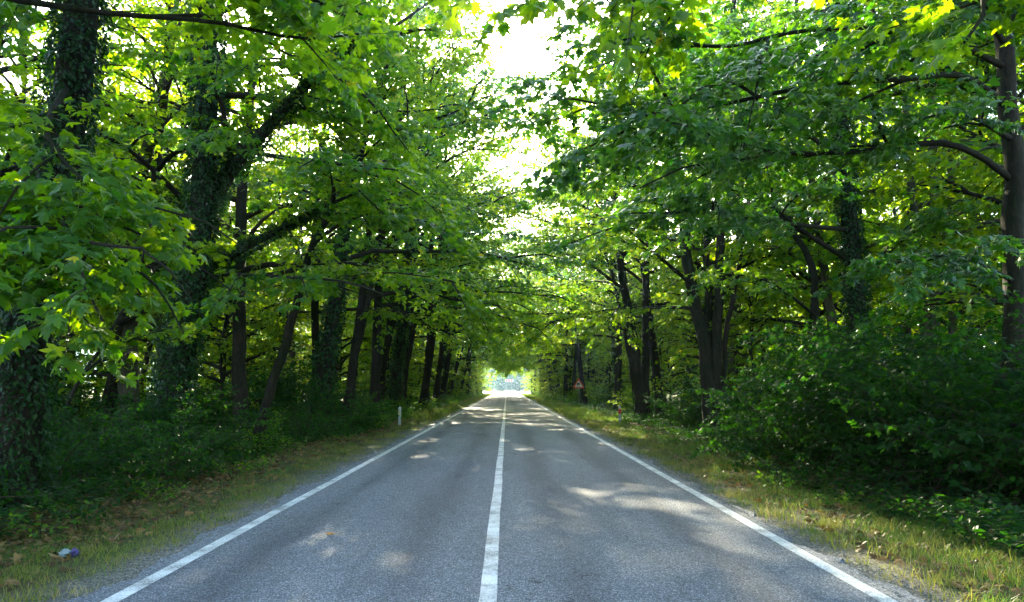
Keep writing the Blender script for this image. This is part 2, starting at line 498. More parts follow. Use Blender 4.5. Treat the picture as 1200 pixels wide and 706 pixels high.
M_ROAD = road_mat(); M_PAINT = paint_mat()
LX, CX, RX = -3.257, -0.16, 3.13        # painted lines
yy = np.unique(np.concatenate([np.linspace(-40, 0, 40), np.linspace(0, 60, 400), np.linspace(60, 230, 400)]))
ns = lambda y, s: 0.06 * np.sin(y * 1.7 + s) + 0.05 * np.sin(y * 4.3 + 2 * s) + 0.035 * np.sin(y * 11.1 + s * 3)
xl = LX - 0.30 + ns(yy, 1.0) + 0.02 * rng.standard_normal(len(yy))
xr = RX + 0.24 + ns(yy, 2.3) + 0.02 * rng.standard_normal(len(yy))
cols = [np.stack([xl - 0.04, yy, np.full_like(yy, -0.045)], 1), np.stack([xl, yy, np.full_like(yy, -0.004)], 1)]
for f in np.linspace(0.06, 0.94, 9):
    xx = xl * (1 - f) + xr * f
    cols.append(np.stack([xx, yy, 0.0 * yy], 1))
cols += [np.stack([xr, yy, np.full_like(yy, -0.004)], 1), np.stack([xr + 0.04, yy, np.full_like(yy, -0.045)], 1)]
V = np.stack(cols, 0); nc = len(cols); nyy = len(yy)
I = (np.arange(nc - 1)[:, None] * nyy + np.arange(nyy - 1)[None]).ravel()
r = MB(); r.add(V.reshape(-1, 3), np.stack([I, I + nyy, I + nyy + 1, I + 1], 1))
# the road opens onto a wide junction apron beyond the wood
r.add([[-4, 230, 0.0], [4, 230, 0.0], [12, 236, 0.0], [90, 244, 0], [90, 262, 0], [-90, 262, 0], [-90, 244, 0], [-12, 236, 0]], [[0, 1, 2, 3, 4, 5, 6, 7]])
tag(r.build('road', M_ROAD), 'grey two lane asphalt road running straight into the tree tunnel', 'road', kind='structure')


def stripe(name, x, w, y0, y1, label, seed):
    ys = np.unique(np.concatenate([np.linspace(y0, 60, 300), np.linspace(60, y1, 200)]))
    j = 0.004 * np.sin(ys * 0.9 + seed) + 0.0015 * rng.standard_normal(len(ys))
    a = np.stack([x - w / 2 + j, ys, np.full_like(ys, 0.004)], 1); b = np.stack([x + w / 2 + j + 0.0015 * rng.standard_normal(len(ys)), ys, np.full_like(ys, 0.004)], 1)
    n = len(ys); I = np.arange(n - 1)
    m = MB(); m.add(np.vstack([a, b]), np.stack([I, I + n, I + n + 1, I + 1], 1))
    tag(m.build(name, M_PAINT), label, 'road marking', kind='structure')


stripe('road_marking', LX, 0.15, -30, 228, 'worn white edge line along the left side of the road', 1)
stripe('road_marking', CX, 0.145, -30, 228, 'worn white centre line down the middle of the road', 2)
stripe('road_marking', RX, 0.15, -30, 228, 'worn white edge line along the right side of the road', 3)


# ------------------------------------------------------------------ trees
def limb_path(p0, az, el0, el1, L, n=8, wander=0.10):
    P = [np.array(p0, float)]
    a = az; st = L / (n - 1)
    for i in range(n - 1):
        f = i / max(1, n - 2)
        e = el0 + (el1 - el0) * f + wander * rng.standard_normal()
        a += wander * rng.standard_normal()
        P.append(P[-1] + st * np.array([math.cos(a) * math.cos(e), math.sin(a) * math.cos(e), math.sin(e)]))
    return np.array(P)


def trunk_at(path, z):
    return np.array([np.interp(z, path[:, 2], path[:, k]) for k in range(3)])


def auto_limbs(path, z0, n, Rmax, asym=0.0, asym_dir=0.0, r0=0.09):
    zt = path[-1, 2]; out = []
    for i in range(n):
        f = ((i + 0.5) / n)
        z = z0 + (zt - z0) * f
        az = 2.399 * i + rng.uniform(-0.5, 0.5)
        env = (0.95 + 0.12 * f) if f < 0.4 else 1.0 - 0.75 * (f - 0.4) / 0.6
        L = Rmax * env * rng.uniform(0.75, 1.15) * (1 + asym * math.cos(az - asym_dir))
        el0 = R(12 + 50 * f + rng.uniform(-8, 12)); el1 = el0 - R(28 - 12 * f)
        out.append((limb_path(trunk_at(path, z), az, el0, el1, L), r0 * (1.15 - 0.7 * f)))
    return out


def sub_limbs(path, r, k):
    L = np.linalg.norm(np.diff(path, axis=0), axis=1).sum(); out = []
    for j in range(k):
        t = 0.22 + 0.7 * (j + rng.uniform(0, 0.8)) / k
        i = min(len(path) - 2, int(t * (len(path) - 1)))
        d = path[i + 1] - path[i]; az = math.atan2(d[1], d[0]) + (1 if j % 2 else -1) * rng.uniform(0.6, 1.15)
        el = math.asin(np.clip(d[2] / np.linalg.norm(d), -1, 1)) + rng.uniform(-0.15, 0.3)
        out.append((limb_path(path[i] + d * (t * (len(path) - 1) - i), az, el, el - 0.4, L * (0.62 - 0.35 * t) * rng.uniform(0.8, 1.2), 5, 0.12), r * 0.45))
    return out


def ivy_on(mb, path, radius, thick, t_end=1.0, dens=900, size=0.085):
    """ivy leaves standing off a trunk in uneven shingled tufts"""
    L = np.concatenate([[0], np.cumsum(np.linalg.norm(np.diff(path, axis=0), axis=1))])
    n = int(L[-1] * t_end * dens)
    x = rng.uniform(0, L[-1] * t_end, n)
    C = np.stack([np.interp(x, L, path[:, k]) for k in range(3)], 1)
    T = nrm(np.stack([np.interp(x, L, np.gradient(path[:, k], L)) for k in range(3)], 1))
    A = nrm(np.cross(T, np.array([0.3, 0.9, 0.1]))); B = np.cross(T, A)
    th = rng.uniform(0, 6.283, n)
    lump = 0.5 + 0.5 * np.sin(3 * th + 2.1 * x + 1.3 * np.sin(1.7 * x)) * np.sin(1.9 * x + 2 * th)
    rr = np.interp(x, L, np.broadcast_to(radius, (len(path),))) + thick * (0.15 + 1.0 * lump * rng.uniform(0.2, 1, n) + 0.35 * rng.uniform(0, 1, n) ** 3)
    O = A * np.cos(th)[:, None] + B * np.sin(th)[:, None]
    pos = C + O * rr[:, None]
    tip = -UP * 0.7 + O * 0.5 + 0.5 * rng.standard_normal((n, 3))
    nor = O + 0.35 * UP + 0.4 * rng.standard_normal((n, 3))
    add_leaves(mb, pos, tip, nor, size * rng.uniform(0.6, 1.3, n), np.clip(0.45 + 0.25 * rng.standard_normal(n), 0, 1), LEAF_MD if size > 0.1 else LEAF_OV, 0)


def make_tree(name, label, cat, base, trunks, limbs=(), auto=None, leaf=(M_LEAF, LEAF_MD, 0.18), dens=26, spacing=0.30, twig=1.2,
              subs=3, ivy=None, bark=M_BARK, clear=True, split_limbs=True, group=None, sides=12, t0=0.22, bare=0.0, base_tint=0.5):
    """trunks: list of (points, r0, r1) in world space; limbs: list of (points, r0, leaf_flag)"""
    base = np.asarray(base, float)
    root = empty(name, base, label, cat, group)
    tm = MB(); cm = MB(); im = MB()
    allb = []
    limb_list = []
    for pts, r0, r1 in trunks:
        P = spline(np.asarray(pts, float), step=0.5) - base
        P[1:, :2] += 0.02 * rng.standard_normal((len(P) - 1, 2))
        f = np.linspace(0, 1, len(P))
        rad = r0 + (r1 - r0) * f ** 0.8
        rad = rad * (1 + 0.55 * np.exp(-(P[:, 2] + 0.1) / 0.45))
        P0 = P.copy(); P0[0, 2] -= 0.35
        tm.tube(P0, rad, sides, 0, rough=0.06)
        if ivy:
            ivy_on(im, P, rad, ivy[0], ivy[1], ivy[2], ivy[3])
        if auto:
            for pth, rr in auto_limbs(P, auto['z0'], auto['n'], auto['R'], auto.get('asym', 0), auto.get('dir', 0), auto.get('r', 0.07)):
                limb_list.append((pth, rr, True, auto.get('subs', subs), auto.get('t0', t0)))
    for lm in limbs:
        P = spline(np.asarray(lm[0], float), step=0.35) - base
        limb_list.append((P, lm[1], lm[2] if len(lm) > 2 else True, lm[3] if len(lm) > 3 else subs, lm[4] if len(lm) > 4 else t0))
    for pth, rr, leafy, k, tt in limb_list:
        m = tm
        if split_limbs:
            m = MB()
        f = np.linspace(0, 1, len(pth))
        m.tube(pth, rr * (1 - 0.85 * f) + 0.006, 7 if split_limbs else 5, 0, rough=0.05)
        sl = sub_limbs(pth, rr, k)
        for sp, sr in sl:
            m.tube(sp, sr * (1 - 0.8 * np.linspace(0, 1, len(sp))) + 0.004, 5, 0)
        if split_limbs:
            m.build('limb', bark, root, True)
        if leafy == 'ivy':
            ivy_on(im, pth, rr * (1 - 0.8 * f), 0.16, 0.85, 500, 0.09)
        if leafy:
            allb.append((pth, tt)); allb += [(sp, 0.1) for sp, _ in sl]
    tm.build('trunk', bark, root, True)
    Os, Ds, Ls = [], [], []
    for pth, tt in allb:
        o, d, l = side_twigs(pth, tt, spacing, twig)
        Os.append(o); Ds.append(d); Ls.append(l)
    if Os:
        foliage(cm, np.vstack(Os), np.vstack(Ds), np.concatenate(Ls), dens, leaf[2], leaf[1], clear=clear, world=base, base_tint=base_tint)
    if cm.n:
        cm.build('crown', [leaf[0], M_TWIG], root)
    if im.n:
        im.build('ivy', [M_IVY], root)
    root['nleaf'] = int(sum(len(f) for f in cm.f))
    return root


def g0(x, y):
    return np.array([x, y, float(gh(np.array(x), np.array(y)))])


def px_path(pts, Y):
    """pts: (px,py) or (px,py,Y)"""
    return [at(p[0], p[1], p[2] if len(p) > 2 else Y) for p in pts]


def ground_from(p):
    q = np.array(p); return g0(q[0], q[1])


HI = (M_LEAF, LEAF_HI, 0.155)

# --- left side heroes
P = px_path([(5, 600), (28, 420), (58, 260), (84, 100), (100, -60), (118, -260), (130, -420)], 11.5)
b = ground_from(P[0]); P[0] = b
make_tree('plane_tree', 'massive ivy-smothered plane tree trunk closest to the left edge of the picture', 'tree', b, [(P, 0.34, 0.2)],
          limbs=[(px_path([(80, 100, 11.4), (55, 150, 9.8), (80, 195, 9.0), (125, 230, 8.6)], 0), 0.05, True, 3, 0.3),
                 (px_path([(62, 235, 11.3), (20, 225, 9.8), (-40, 270, 8.8)], 0), 0.05, True, 4, 0.25),
                 (px_path([(66, 215, 11.3), (95, 250, 9.8), (135, 300, 9.0), (165, 345, 8.7)], 0), 0.05, True, 4, 0.25),
                 (px_path([(66, 215, 11.3), (70, 250, 9.4), (90, 290, 8.2), (100, 340, 7.6)], 0), 0.045, True, 4, 0.3),
                 (px_path([(55, 270, 11.2), (20, 300, 9.4), (-10, 330, 8.2)], 0), 0.04, True, 4, 0.3),
                 (px_path([(95, -5, 11.4), (60, -15, 10.8), (10, 0, 10.0), (-60, 10, 9.5)], 0), 0.05, True, 3, 0.2),
                 (px_path([(100, -40, 11.4), (150, -55, 10.5), (240, -40, 9.6), (330, -10, 9.0)], 0), 0.06, True, 2, 0.4)],
          auto=dict(z0=8.5, n=10, R=4.8, r=0.08), leaf=(M_LEAF, LEAF_HI, 0.175), dens=28, ivy=(0.22, 0.98, 1300, 0.085), spacing=0.26)

P = px_path([(192, 530), (212, 410), (230, 300), (240, 200), (243, 90), (240, -40), (250, -180), (262, -330)], 19)
b = ground_from(P[0]); P[0] = b
make_tree('plane_tree', 'ivy-clad plane tree with forked ivy-covered limbs, left of the curved leaning trunk', 'tree', b, [(P, 0.38, 0.2)],
          limbs=[(px_path([(234, 262, 20), (268, 205, 19.5), (300, 165, 19), (350, 110, 18.5), (400, 60, 18), (450, 20, 17.5)], 0), 0.24, 'ivy', 4, 0.45),
                 (px_path([(234, 330, 20), (270, 300, 19.5), (310, 278, 19), (352, 255, 18.6), (420, 225, 18)], 0), 0.15, 'ivy', 3, 0.55),
                 (px_path([(218, 238, 20), (180, 200, 19), (140, 168, 18), (100, 150, 17)], 0), 0.09, True, 3, 0.5),
                 (px_path([(240, 165, 20), (300, 180, 18.5), (380, 190, 17), (470, 200, 16)], 0), 0.08, True, 4, 0.55),
                 (px_path([(243, 90, 20), (320, 75, 18), (380, 85, 17), (430, 110, 16.5)], 0), 0.09, True, 4, 0.5),
                 (px_path([(241, 20, 20), (330, -10, 18), (380, 0, 17), (400, 20, 16.7)], 0), 0.09, True, 4, 0.4),
                 (px_path([(232, 320, 20), (330, 325, 18), (400, 330, 17), (450, 345, 16.5)], 0), 0.06, True, 4, 0.4)],
          auto=dict(z0=9, n=12, R=5.5, r=0.09), leaf=HI, dens=34, ivy=(0.28, 0.95, 1300, 0.10))

P = px_path([(300, 522), (318, 455), (338, 390), (356, 320), (372, 275), (410, 210), (440, 130), (455, 60)], 22)
b = ground_from(P[0]); P[0] = b
make_tree('leaning_tree', 'slim curved tree leaning towards the road with one bare limb reaching left', 'tree', b, [(P, 0.17, 0.07)],
          limbs=[(px_path([(362, 305, 22), (340, 318, 21.5), (300, 323, 21), (248, 322, 20.5)], 0), 0.085, False, 2),
                 (px_path([(368, 285, 22), (400, 262, 21), (440, 250, 20), (500, 260, 18.5)], 0), 0.06, True, 4, 0.3),
                 (px_path([(350, 340, 22), (400, 330, 20.5), (450, 320, 19.5), (505, 325, 18.5)], 0), 0.05, True, 4, 0.3)],
          auto=dict(z0=6.5, n=10, R=3.6, r=0.05), leaf=HI, dens=36)

P = px_path([(150, 525), (150, 400), (152, 320), (165, 210), (192, 100), (205, 0), (215, -120)], 25)
b = ground_from(P[0]); P[0] = b
make_tree('woodland_tree', 'dark trunk standing between the two ivy-clad plane trees, its bare pale top leaning right', 'tree', b, [(P, 0.34, 0.10)],
          auto=dict(z0=9, n=9, R=3.8, r=0.06), leaf=(M_LEAF3, LEAF_MD, 0.18), bark=M_BARKP, dens=20)

P = px_path([(58, 545), (84, 462), (128, 392), (160, 330), (180, 250)], 17)
b = ground_from(P[0]); P[0] = b
make_tree('sapling', 'thin bowed sapling between the two ivy-clad trunks on the left', 'sapling', b, [(P, 0.055, 0.02)],
          limbs=[(px_path([(100, 435), (150, 400), (200, 385)], 17), 0.03), (px_path([(128, 392), (100, 340), (60, 310)], 17), 0.03), (px_path([(160, 330), (210, 300), (240, 290)], 17), 0.02)],
          leaf=(M_LEAF3, LEAF_HI, 0.16), dens=24, subs=2)

# --- right side heroes
P = px_path([(1192, 610), (1190, 400), (1188, 220), (1180, 90), (1168, -20), (1160, -140), (1158, -320)], 13)
b = ground_from(P[0]); P[0] = b
make_tree('plane_tree', 'dark trunk at the right edge with long low limbs sweeping left over the road', 'tree', b, [(P, 0.21, 0.13)],
          limbs=[(px_path([(1180, 80, 13), (1110, 48, 12.3), (1020, 33, 12), (930, 38, 11.6), (850, 55, 11.2), (770, 45, 11), (695, 50, 10.8)], 0), 0.06, True, 6, 0.25),
                 (px_path([(1188, 214, 13), (1150, 185, 12.7), (1100, 168, 12.4), (1000, 178, 12), (905, 178, 11.6), (810, 150, 11.2), (740, 130, 11), (670, 116, 10.8)], 0), 0.058, True, 7, 0.25),
                 (px_path([(1185, 130, 13), (1130, 90, 12.5), (1060, 93, 12), (960, 100, 11.5), (860, 120, 11), (770, 140, 11), (672, 180, 10.8)], 0), 0.06, True, 6, 0.25),
                 (px_path([(1188, 165, 13), (1140, 138, 12), (1100, 128, 11.5)], 0), 0.05, True, 3, 0.5),
                 (px_path([(1176, 50, 13), (1150, 10, 11), (1140, 0, 9), (1130, 20, 7.5)], 0), 0.05, True, 4, 0.4),
                 (px_path([(1189, 330, 13), (1120, 300, 12), (1040, 310, 11.5)], 0), 0.04, True, 4, 0.3)],
          auto=dict(z0=8.2, n=11, R=4.8, r=0.07), leaf=(M_LEAF2, LEAF_HI, 0.135), dens=44, bark=M_BARK)

P = px_path([(1014, 545), (1008, 400), (1000, 290), (990, 190), (984, 100), (980, 0), (984, -130), (990, -260)], 19)
b = ground_from(P[0]); P[0] = b
make_tree('woodland_tree', 'straight ivy-covered dark trunk behind the big shrubs on the right', 'tree', b, [(P, 0.25, 0.14)],
          limbs=[(px_path([(1002, 310, 19), (940, 270, 18.5), (880, 225, 18), (800, 190, 17.5)], 0), 0.07, True, 4, 0.4),
                 (px_path([(990, 190, 19), (930, 150, 18), (840, 140, 17), (760, 160, 16)], 0), 0.07, True, 4, 0.4),
                 (px_path([(1003, 330, 19), (1060, 280, 18.5), (1110, 250, 18)], 0), 0.06, True, 4, 0.3),
                 (px_path([(986, 120, 19), (900, 80, 18), (800, 80, 17), (730, 100, 16)], 0), 0.07, True, 5, 0.35),
                 (px_path([(998, 270, 19), (920, 262, 17.5), (830, 250, 16), (740, 250, 15)], 0), 0.06, True, 5, 0.35)],
          auto=dict(z0=9, n=12, R=5.0, r=0.08), leaf=(M_LEAF2, LEAF_HI, 0.15), dens=36, ivy=(0.16, 0.95, 900, 0.09))

P = px_path([(962, 520), (958, 400), (950, 310), (925, 265), (880, 215), (830, 150), (800, 60)], 24)
b = ground_from(P[0]); P[0] = b
make_tree('woodland_tree', 'thin dark trunk bending left beside the straight ivy-covered one', 'tree', b, [(P, 0.15, 0.06)],
          limbs=[(px_path([(956, 370, 24), (900, 330, 23), (840, 320, 22)], 0), 0.05, True, 3, 0.3)],
          auto=dict(z0=7, n=9, R=3.8, r=0.05), leaf=(M_LEAF, LEAF_MD, 0.18), dens=24)

P1 = px_path([(834, 518), (826, 410), (808, 325), (800, 250), (785, 140), (775, 40), (770, -60)], 29)
b = ground_from(P1[0]); P1[0] = b
P2 = px_path([(834, 518), (840, 420), (843, 325), (848, 220), (856, 100), (860, 0)], 29)
P2[0] = b + np.array([0.18, 0.1, 0])
P3 = px_path([(834, 518), (850, 400), (864, 320), (878, 230), (890, 120)], 29.3)
P3[0] = b + np.array([0.4, 0.3, 0])
make_tree('woodland_tree', 'dark tree rising in three stems from one foot on the right verge, nearest such clump', 'tree', b, [(P1, 0.26, 0.12), (P2, 0.22, 0.1), (P3, 0.14, 0.06)],
          limbs=[(px_path([(812, 335, 29), (760, 290, 27), (720, 255, 26)], 0), 0.08, True, 5, 0.35),
                 (px_path([(800, 260, 29), (750, 220, 27), (700, 200, 26)], 0), 0.07, True, 5, 0.3),
                 (px_path([(842, 330, 29), (900, 300, 28), (960, 300, 27)], 0), 0.06, True, 4, 0.3)],
          auto=dict(z0=8, n=8, R=4.5, r=0.07), leaf=(M_LEAF, LEAF_MD, 0.19), dens=20)

P1 = px_path([(752, 495), (744, 410), (730, 330), (722, 260), (715, 180), (705, 90)], 43)
b = ground_from(P1[0]); P1[0] = b
P2 = px_path([(754, 495), (757, 400), (757, 320), (762, 250), (770, 150), (775, 60)], 43.3)
P2[0] = b + np.array([0.25, 0.25, 0])
make_tree('woodland_tree', 'two-stemmed dark tree whose left stem leans over the white post with red reflector', 'tree', b, [(P1, 0.30, 0.12), (P2, 0.26, 0.1)],
          limbs=[(px_path([(732, 340, 43), (690, 310, 41), (640, 290, 39)], 0), 0.09, True, 5, 0.3),
                 (px_path([(722, 270, 43), (680, 240, 41), (630, 230, 39)], 0), 0.08, True, 5, 0.3)],
          auto=dict(z0=9, n=9, R=5, r=0.08), leaf=(M_LEAF, LEAF_MD, 0.19), dens=18)

for lab, x1, x2, x3, x4, YY, rr in (('slim pale trunk deep in the wood, left of a twin, near the right edge', 1098, 1096, 1093, 1090, 24, 0.17),
                                    ('slim pale trunk deep in the wood, right of a twin, near the right edge', 1117, 1116, 1114, 1113, 26, 0.15)):
    P = px_path([(x1, 520), (x2, 350), (x3, 150), (x4, 0), (x4 - 4, -150)], YY)
    b = ground_from(P[0]); P[0] = b
    make_tree('woodland_tree', lab, 'tree', b, [(P, rr, 0.09)], auto=dict(z0=7, n=10, R=3.2, r=0.05), leaf=(M_LEAF3, LEAF_MD, 0.18), bark=M_BARKP, dens=18)

# --- two trees beside the lens whose limbs hang into the top of the frame
b = g0(8.6, 6.5)
P = [b, b + [-0.1, 0, 3], b + [-0.3, 0.1, 6.5], b + [-0.4, 0.3, 10], b + [-0.4, 0.3, 14]]
make_tree('plane_tree', 'nearest plane tree on the right, its big lobed leaves hanging into the top right corner', 'tree', b, [(P, 0.24, 0.1)],
          limbs=[(np.array([b + [-0.2, 0, 5.0]] + px_path([(1190, -60, 6.4), (1160, 5, 6.3), (1130, 50, 6.2)], 0)), 0.05, True, 4, 0.4),
                 (np.array([b + [-0.3, 0, 5.6]] + px_path([(1000, -90, 7.5), (800, -55, 7.8), (720, -40, 7.6), (660, -20, 7.5), (625, -2, 7.4)], 0)), 0.06, True, 4, 0.45),
                 (np.array([b + [-0.3, 0, 6.2]] + px_path([(1000, -110, 8.5), (820, -60, 8.8), (740, -35, 8.6), (700, -10, 8.4)], 0)), 0.06, True, 4, 0.4)],
          auto=dict(z0=7.5, n=8, R=4.0, r=0.06), leaf=(M_LEAF, LEAF_HI, 0.17), dens=26, base_tint=0.62)

b = g0(-8.2, 5.5)
P = [b, b + [0.1, 0, 3], b + [0.2, 0.1, 6.5], b + [0.4, 0.3, 10], b + [0.4, 0.3, 14]]
make_tree('plane_tree', 'plane tree nearest on the left, its thin limbs crossing the top left corner', 'tree', b, [(P, 0.24, 0.1)],
          limbs=[(np.array([b + [0.2, 0, 5.2]] + px_path([(-80, -20, 7.5), (20, 0, 8.0), (130, 16, 8.6), (250, 26, 9.2), (350, 45, 9.8), (420, 40, 10.2)], 0)), 0.06, True, 2, 0.75),
                 (np.array([b + [0.3, 0, 6.0]] + px_path([(100, -80, 8), (260, -60, 8.5), (360, -45, 9), (420, -25, 9.4)], 0)), 0.06, True, 5, 0.35)],
          auto=dict(z0=9.0, n=7, R=3.6, r=0.06), leaf=(M_LEAF, LEAF_HI, 0.15), dens=30, base_tint=0.55)


# --- prototypes for the rows
def proto(name, H, r0, z0, n, Rm, asym, leaf, dens, spacing, twig, lean=(0, 0), bark=M_BARK, ivy=None, subs=3, stems=1):
    tr = []
    for s in range(stems):
        ox = 0.22 * s; sp = 0.9 * s
        ph = rng.uniform(0, 6.28)
        pts = [(ox + lean[0] * (h ** 1.3) + sp * h * (1 - 0.4 * h) * math.cos(ph) + 0.5 * math.sin(3.6 * h + ph), lean[1] * h + sp * h * math.sin(ph) + 0.45 * math.sin(3.1 * h + 1 + ph), H * h * (1 - 0.12 * s)) for h in np.linspace(0, 1, 7)]
        tr.append((np.array(pts), r0 * (1 - 0.25 * s), 0.05))
    root = make_tree(name, 'x', 'tree', (0, 0, 0), tr, auto=dict(z0=z0, n=n // stems, R=Rm, asym=asym, dir=0, r=0.09, t0=0.3), leaf=leaf, dens=dens, spacing=spacing,
                     twig=twig, subs=subs, ivy=ivy, bark=bark, clear=False, split_limbs=False, sides=9)
    return root


PR = [proto('roadside_tree', 23, 0.30, 5.6, 28, 6.6, 0.50, (M_LEAF, LEAF_LO, 0.21), 21, 0.36, 1.35, lean=(2.2, 0.3)),
      proto('roadside_tree', 21, 0.26, 5.2, 28, 6.4, 0.50, (M_LEAF3, LEAF_LO, 0.21), 21, 0.36, 1.3, lean=(1.2, -0.6)),
      proto('roadside_tree', 24, 0.34, 6.2, 28, 6.6, 0.50, (M_LEAF2, LEAF_LO, 0.21), 21, 0.36, 1.35, lean=(0.8, 0.4), ivy=(0.18, 0.55, 260, 0.14)),
      proto('roadside_tree', 20, 0.24, 5.2, 28, 6.4, 0.48, (M_LEAF, LEAF_LO, 0.21), 20, 0.36, 1.3, lean=(2.6, 0.2), stems=2)]
PB = [proto('understorey_tree', 9, 0.09, 1.6, 22, 3.0, 0.0, (M_LEAF3, LEAF_LO, 0.18), 19, 0.36, 1.1, lean=(0.6, 0.3)),
      proto('woodland_tree', 21, 0.2, 5.5, 30, 4.3, 0.0, (M_LEAF3, LEAF_LO, 0.21), 21, 0.36, 1.25, bark=M_BARKP),
      proto('woodland_tree', 18, 0.16, 4.0, 28, 3.9, 0.0, (M_LEAF3, LEAF_LO, 0.20), 20, 0.36, 1.2, lean=(1.0, 0.5))]
ORD = ['first', 'second', 'third', 'fourth', 'fifth', 'sixth', 'seventh', 'eighth', 'ninth', 'tenth', 'eleventh', 'twelfth', 'thirteenth', 'fourteenth', 'fifteenth', 'sixteenth', 'seventeenth', 'eighteenth']
DESC = ['dark leaning trunk', 'slender bare trunk', 'stout ivy-footed trunk', 'twin-stemmed']
used_p = set()


def put(P_, loc, rot, s, label, group):
    if id(P_) not in used_p:
        used_p.add(id(P_))
        P_.location = loc; P_.rotation_euler = rot; P_.scale = (s,) * 3
        P_['label'] = label
        if group: P_['group'] = group
        return P_
    return dup(P_, loc, rot, s, label, group)


left = [(375, 31, 2), (408, 37, 3), (462, 48, 2), (490, 60, 0), (516, 78, 0)]
rows = {'left': [((px - 594) / 880 * y, y, k) for px, y, k in left], 'right': [(8.9, 52, 3), (9.0, 60, 1), (9.8, 67, 2), (8.6, 80, 0), (7.6, 86, 1)]}
yv = 86
while yv < 163:
    rows['left'].append((-rng.uniform(6.8, 8.2), yv + rng.uniform(-2.6, 2.6), int(rng.integers(0, 4))))
    rows['right'].append((rng.uniform(6.8, 8.2), yv + 3 + rng.uniform(-2.6, 2.6), int(rng.integers(0, 4))))
    yv += 6.5 if yv < 92 else 7.3
rows['left'] += [(-6.6, 164, 1), (-6.3, 176, 1)]
rows['right'] += [(6.4, 167, 1), (6.4, 179, 1)]
rows['left'] += [(-7.6, 55, 3), (-7.6, 42, 1), (-7.0, 72, 3), (-7.4, 64, 0), (-9.5, 27, 1), (-10.5, 42, 1), (-9.5, 55, 3), (-9.5, 68, 1)]
rows['right'] += [(10.0, 36, 1), (9.8, 48, 0)]
for side, lst in rows.items():
    lst.sort(key=lambda q: q[1])
    mark = 'the curved leaning trunk' if side == 'left' else 'the three-stemmed clump'
    i = 0
    for (x, y, k) in lst:
        rz = (0 if side == 'left' else math.pi) + rng.uniform(-0.45, 0.45)
        if y < 105:
            lab = f'{ORD[i]} {side} roadside tree past {mark}, {DESC[k]}'; grp = f'roadside trees along the {side} verge'
            i += 1
        else:
            lab = f'distant tree of the {side} roadside row, deep in the tunnel towards its bright mouth'; grp = f'distant trees of the {side} roadside row'
        put(PR[k], g0(x, y), (rng.uniform(-0.07, 0.07), rng.uniform(-0.07, 0.05), rz), (rng.uniform(0.92, 1.1) if not (side == 'left' and 25 < y < 82) else rng.uniform(1.08, 1.18)) * (1.14 if y > 112 else 1) , lab, grp)

for side, sg in (('left', -1), ('right', 1)):
    for x, y in ((7.4, 166), (6.5, 172), (6.2, 178), (6.8, 183), (6.3, 188), (6.6, 194), (8.2, 176), (10, 172)):
        put(PB[0], g0(sg * x, y), (0, 0, rng.uniform(0, 6.28)), rng.uniform(0.7, 1.0), f'bright sunlit small tree framing the {side} edge of the tunnel mouth', f'small trees at the {side} edge of the tunnel mouth')
    y = 88.0
    while y < 166:
        put(PB[0], g0(sg * rng.uniform(7.2, 9.0), y + rng.uniform(-2, 2)), (0, 0, rng.uniform(0, 6.28)), rng.uniform(0.55, 1.0),
            f'small leafy tree filling the gaps of the {side} roadside row far down the tunnel', f'small trees in the far {side} roadside row')
        y += 5.0
    y = 13.0
    while y < 172:
        for (xa, xb, pr) in ((8.6, 11.5, 0.75 if y > (78 if sg > 0 else 48) else 0.0), (11.5, 14, 0.6), (15, 19, 0.9), (21, 26, 1.0), (28, 34, 1.0)):
            if rng.uniform() > pr or (y > 130 and xa > 22) or (54 < y < 84 and xa > 14 and rng.uniform() < 0.5):
                continue
            x = sg * rng.uniform(xa, xb); yt = y + rng.uniform(-2, 2)
            if abs(x / yt * 880) > 760:
                continue
            put(PB[0], g0(x, yt), (0, 0, rng.uniform(0, 6.28)), rng.uniform(0.75, 1.3),
                f'small leafy understorey tree among the taller trunks of the {side} wood', f'understorey trees in the {side} wood')
        for row, (xa, xb) in enumerate(((11.5, 14.5), (16, 20), (21, 26), (27, 34))):
            if row and (rng.uniform() < 0.08 or (54 < y < 84 and rng.uniform() < 0.6) or (y > 120 and row > 1)):
                continue
            x = sg * rng.uniform(xa, xb)
            if abs(x / y * 880) > 760 and y < 18:
                continue
            put(PB[int(rng.integers(1, 3))], g0(x, y + rng.uniform(-2, 2)), (0, 0, rng.uniform(0, 6.28)), rng.uniform(0.85, 1.15),
                f'slender woodland tree in the depth of the wood behind the {side} roadside row', f'trees deep in the {side} wood')
        y += 6.0
    y = 24.0
    while y < 175:
        for (xa, xb) in ((36, 44), (46, 56)):
            x = sg * rng.uniform(xa, xb); yt = y + rng.uniform(-2, 2)
            if abs(x / yt * 880) > 760:
                continue
            put(PB[int(rng.integers(0, 3))], g0(x, yt), (0, 0, rng.uniform(0, 6.28)), rng.uniform(1.0, 1.35),
                f'leafy tree of the outer edge of the {side} wood, glimpsed between nearer trunks', f'trees at the outer edge of the {side} wood')
        y += 5.5

# the avenue goes on behind the camera and shades the verges
for side, sg in (('left', -1), ('right', 1)):
    for i, (x, y) in enumerate(((9.0, -9.5), (8.8, -15), (9.2, -22), (14, -11))):
        dup(PR[i % 3], g0(sg * x, y), (0, 0, (0 if sg < 0 else math.pi) + rng.uniform(-.4, .4)), rng.uniform(0.9, 1.05),
            f'tree of the {side} avenue row standing behind the camera', f'avenue trees behind the camera on the {side}')

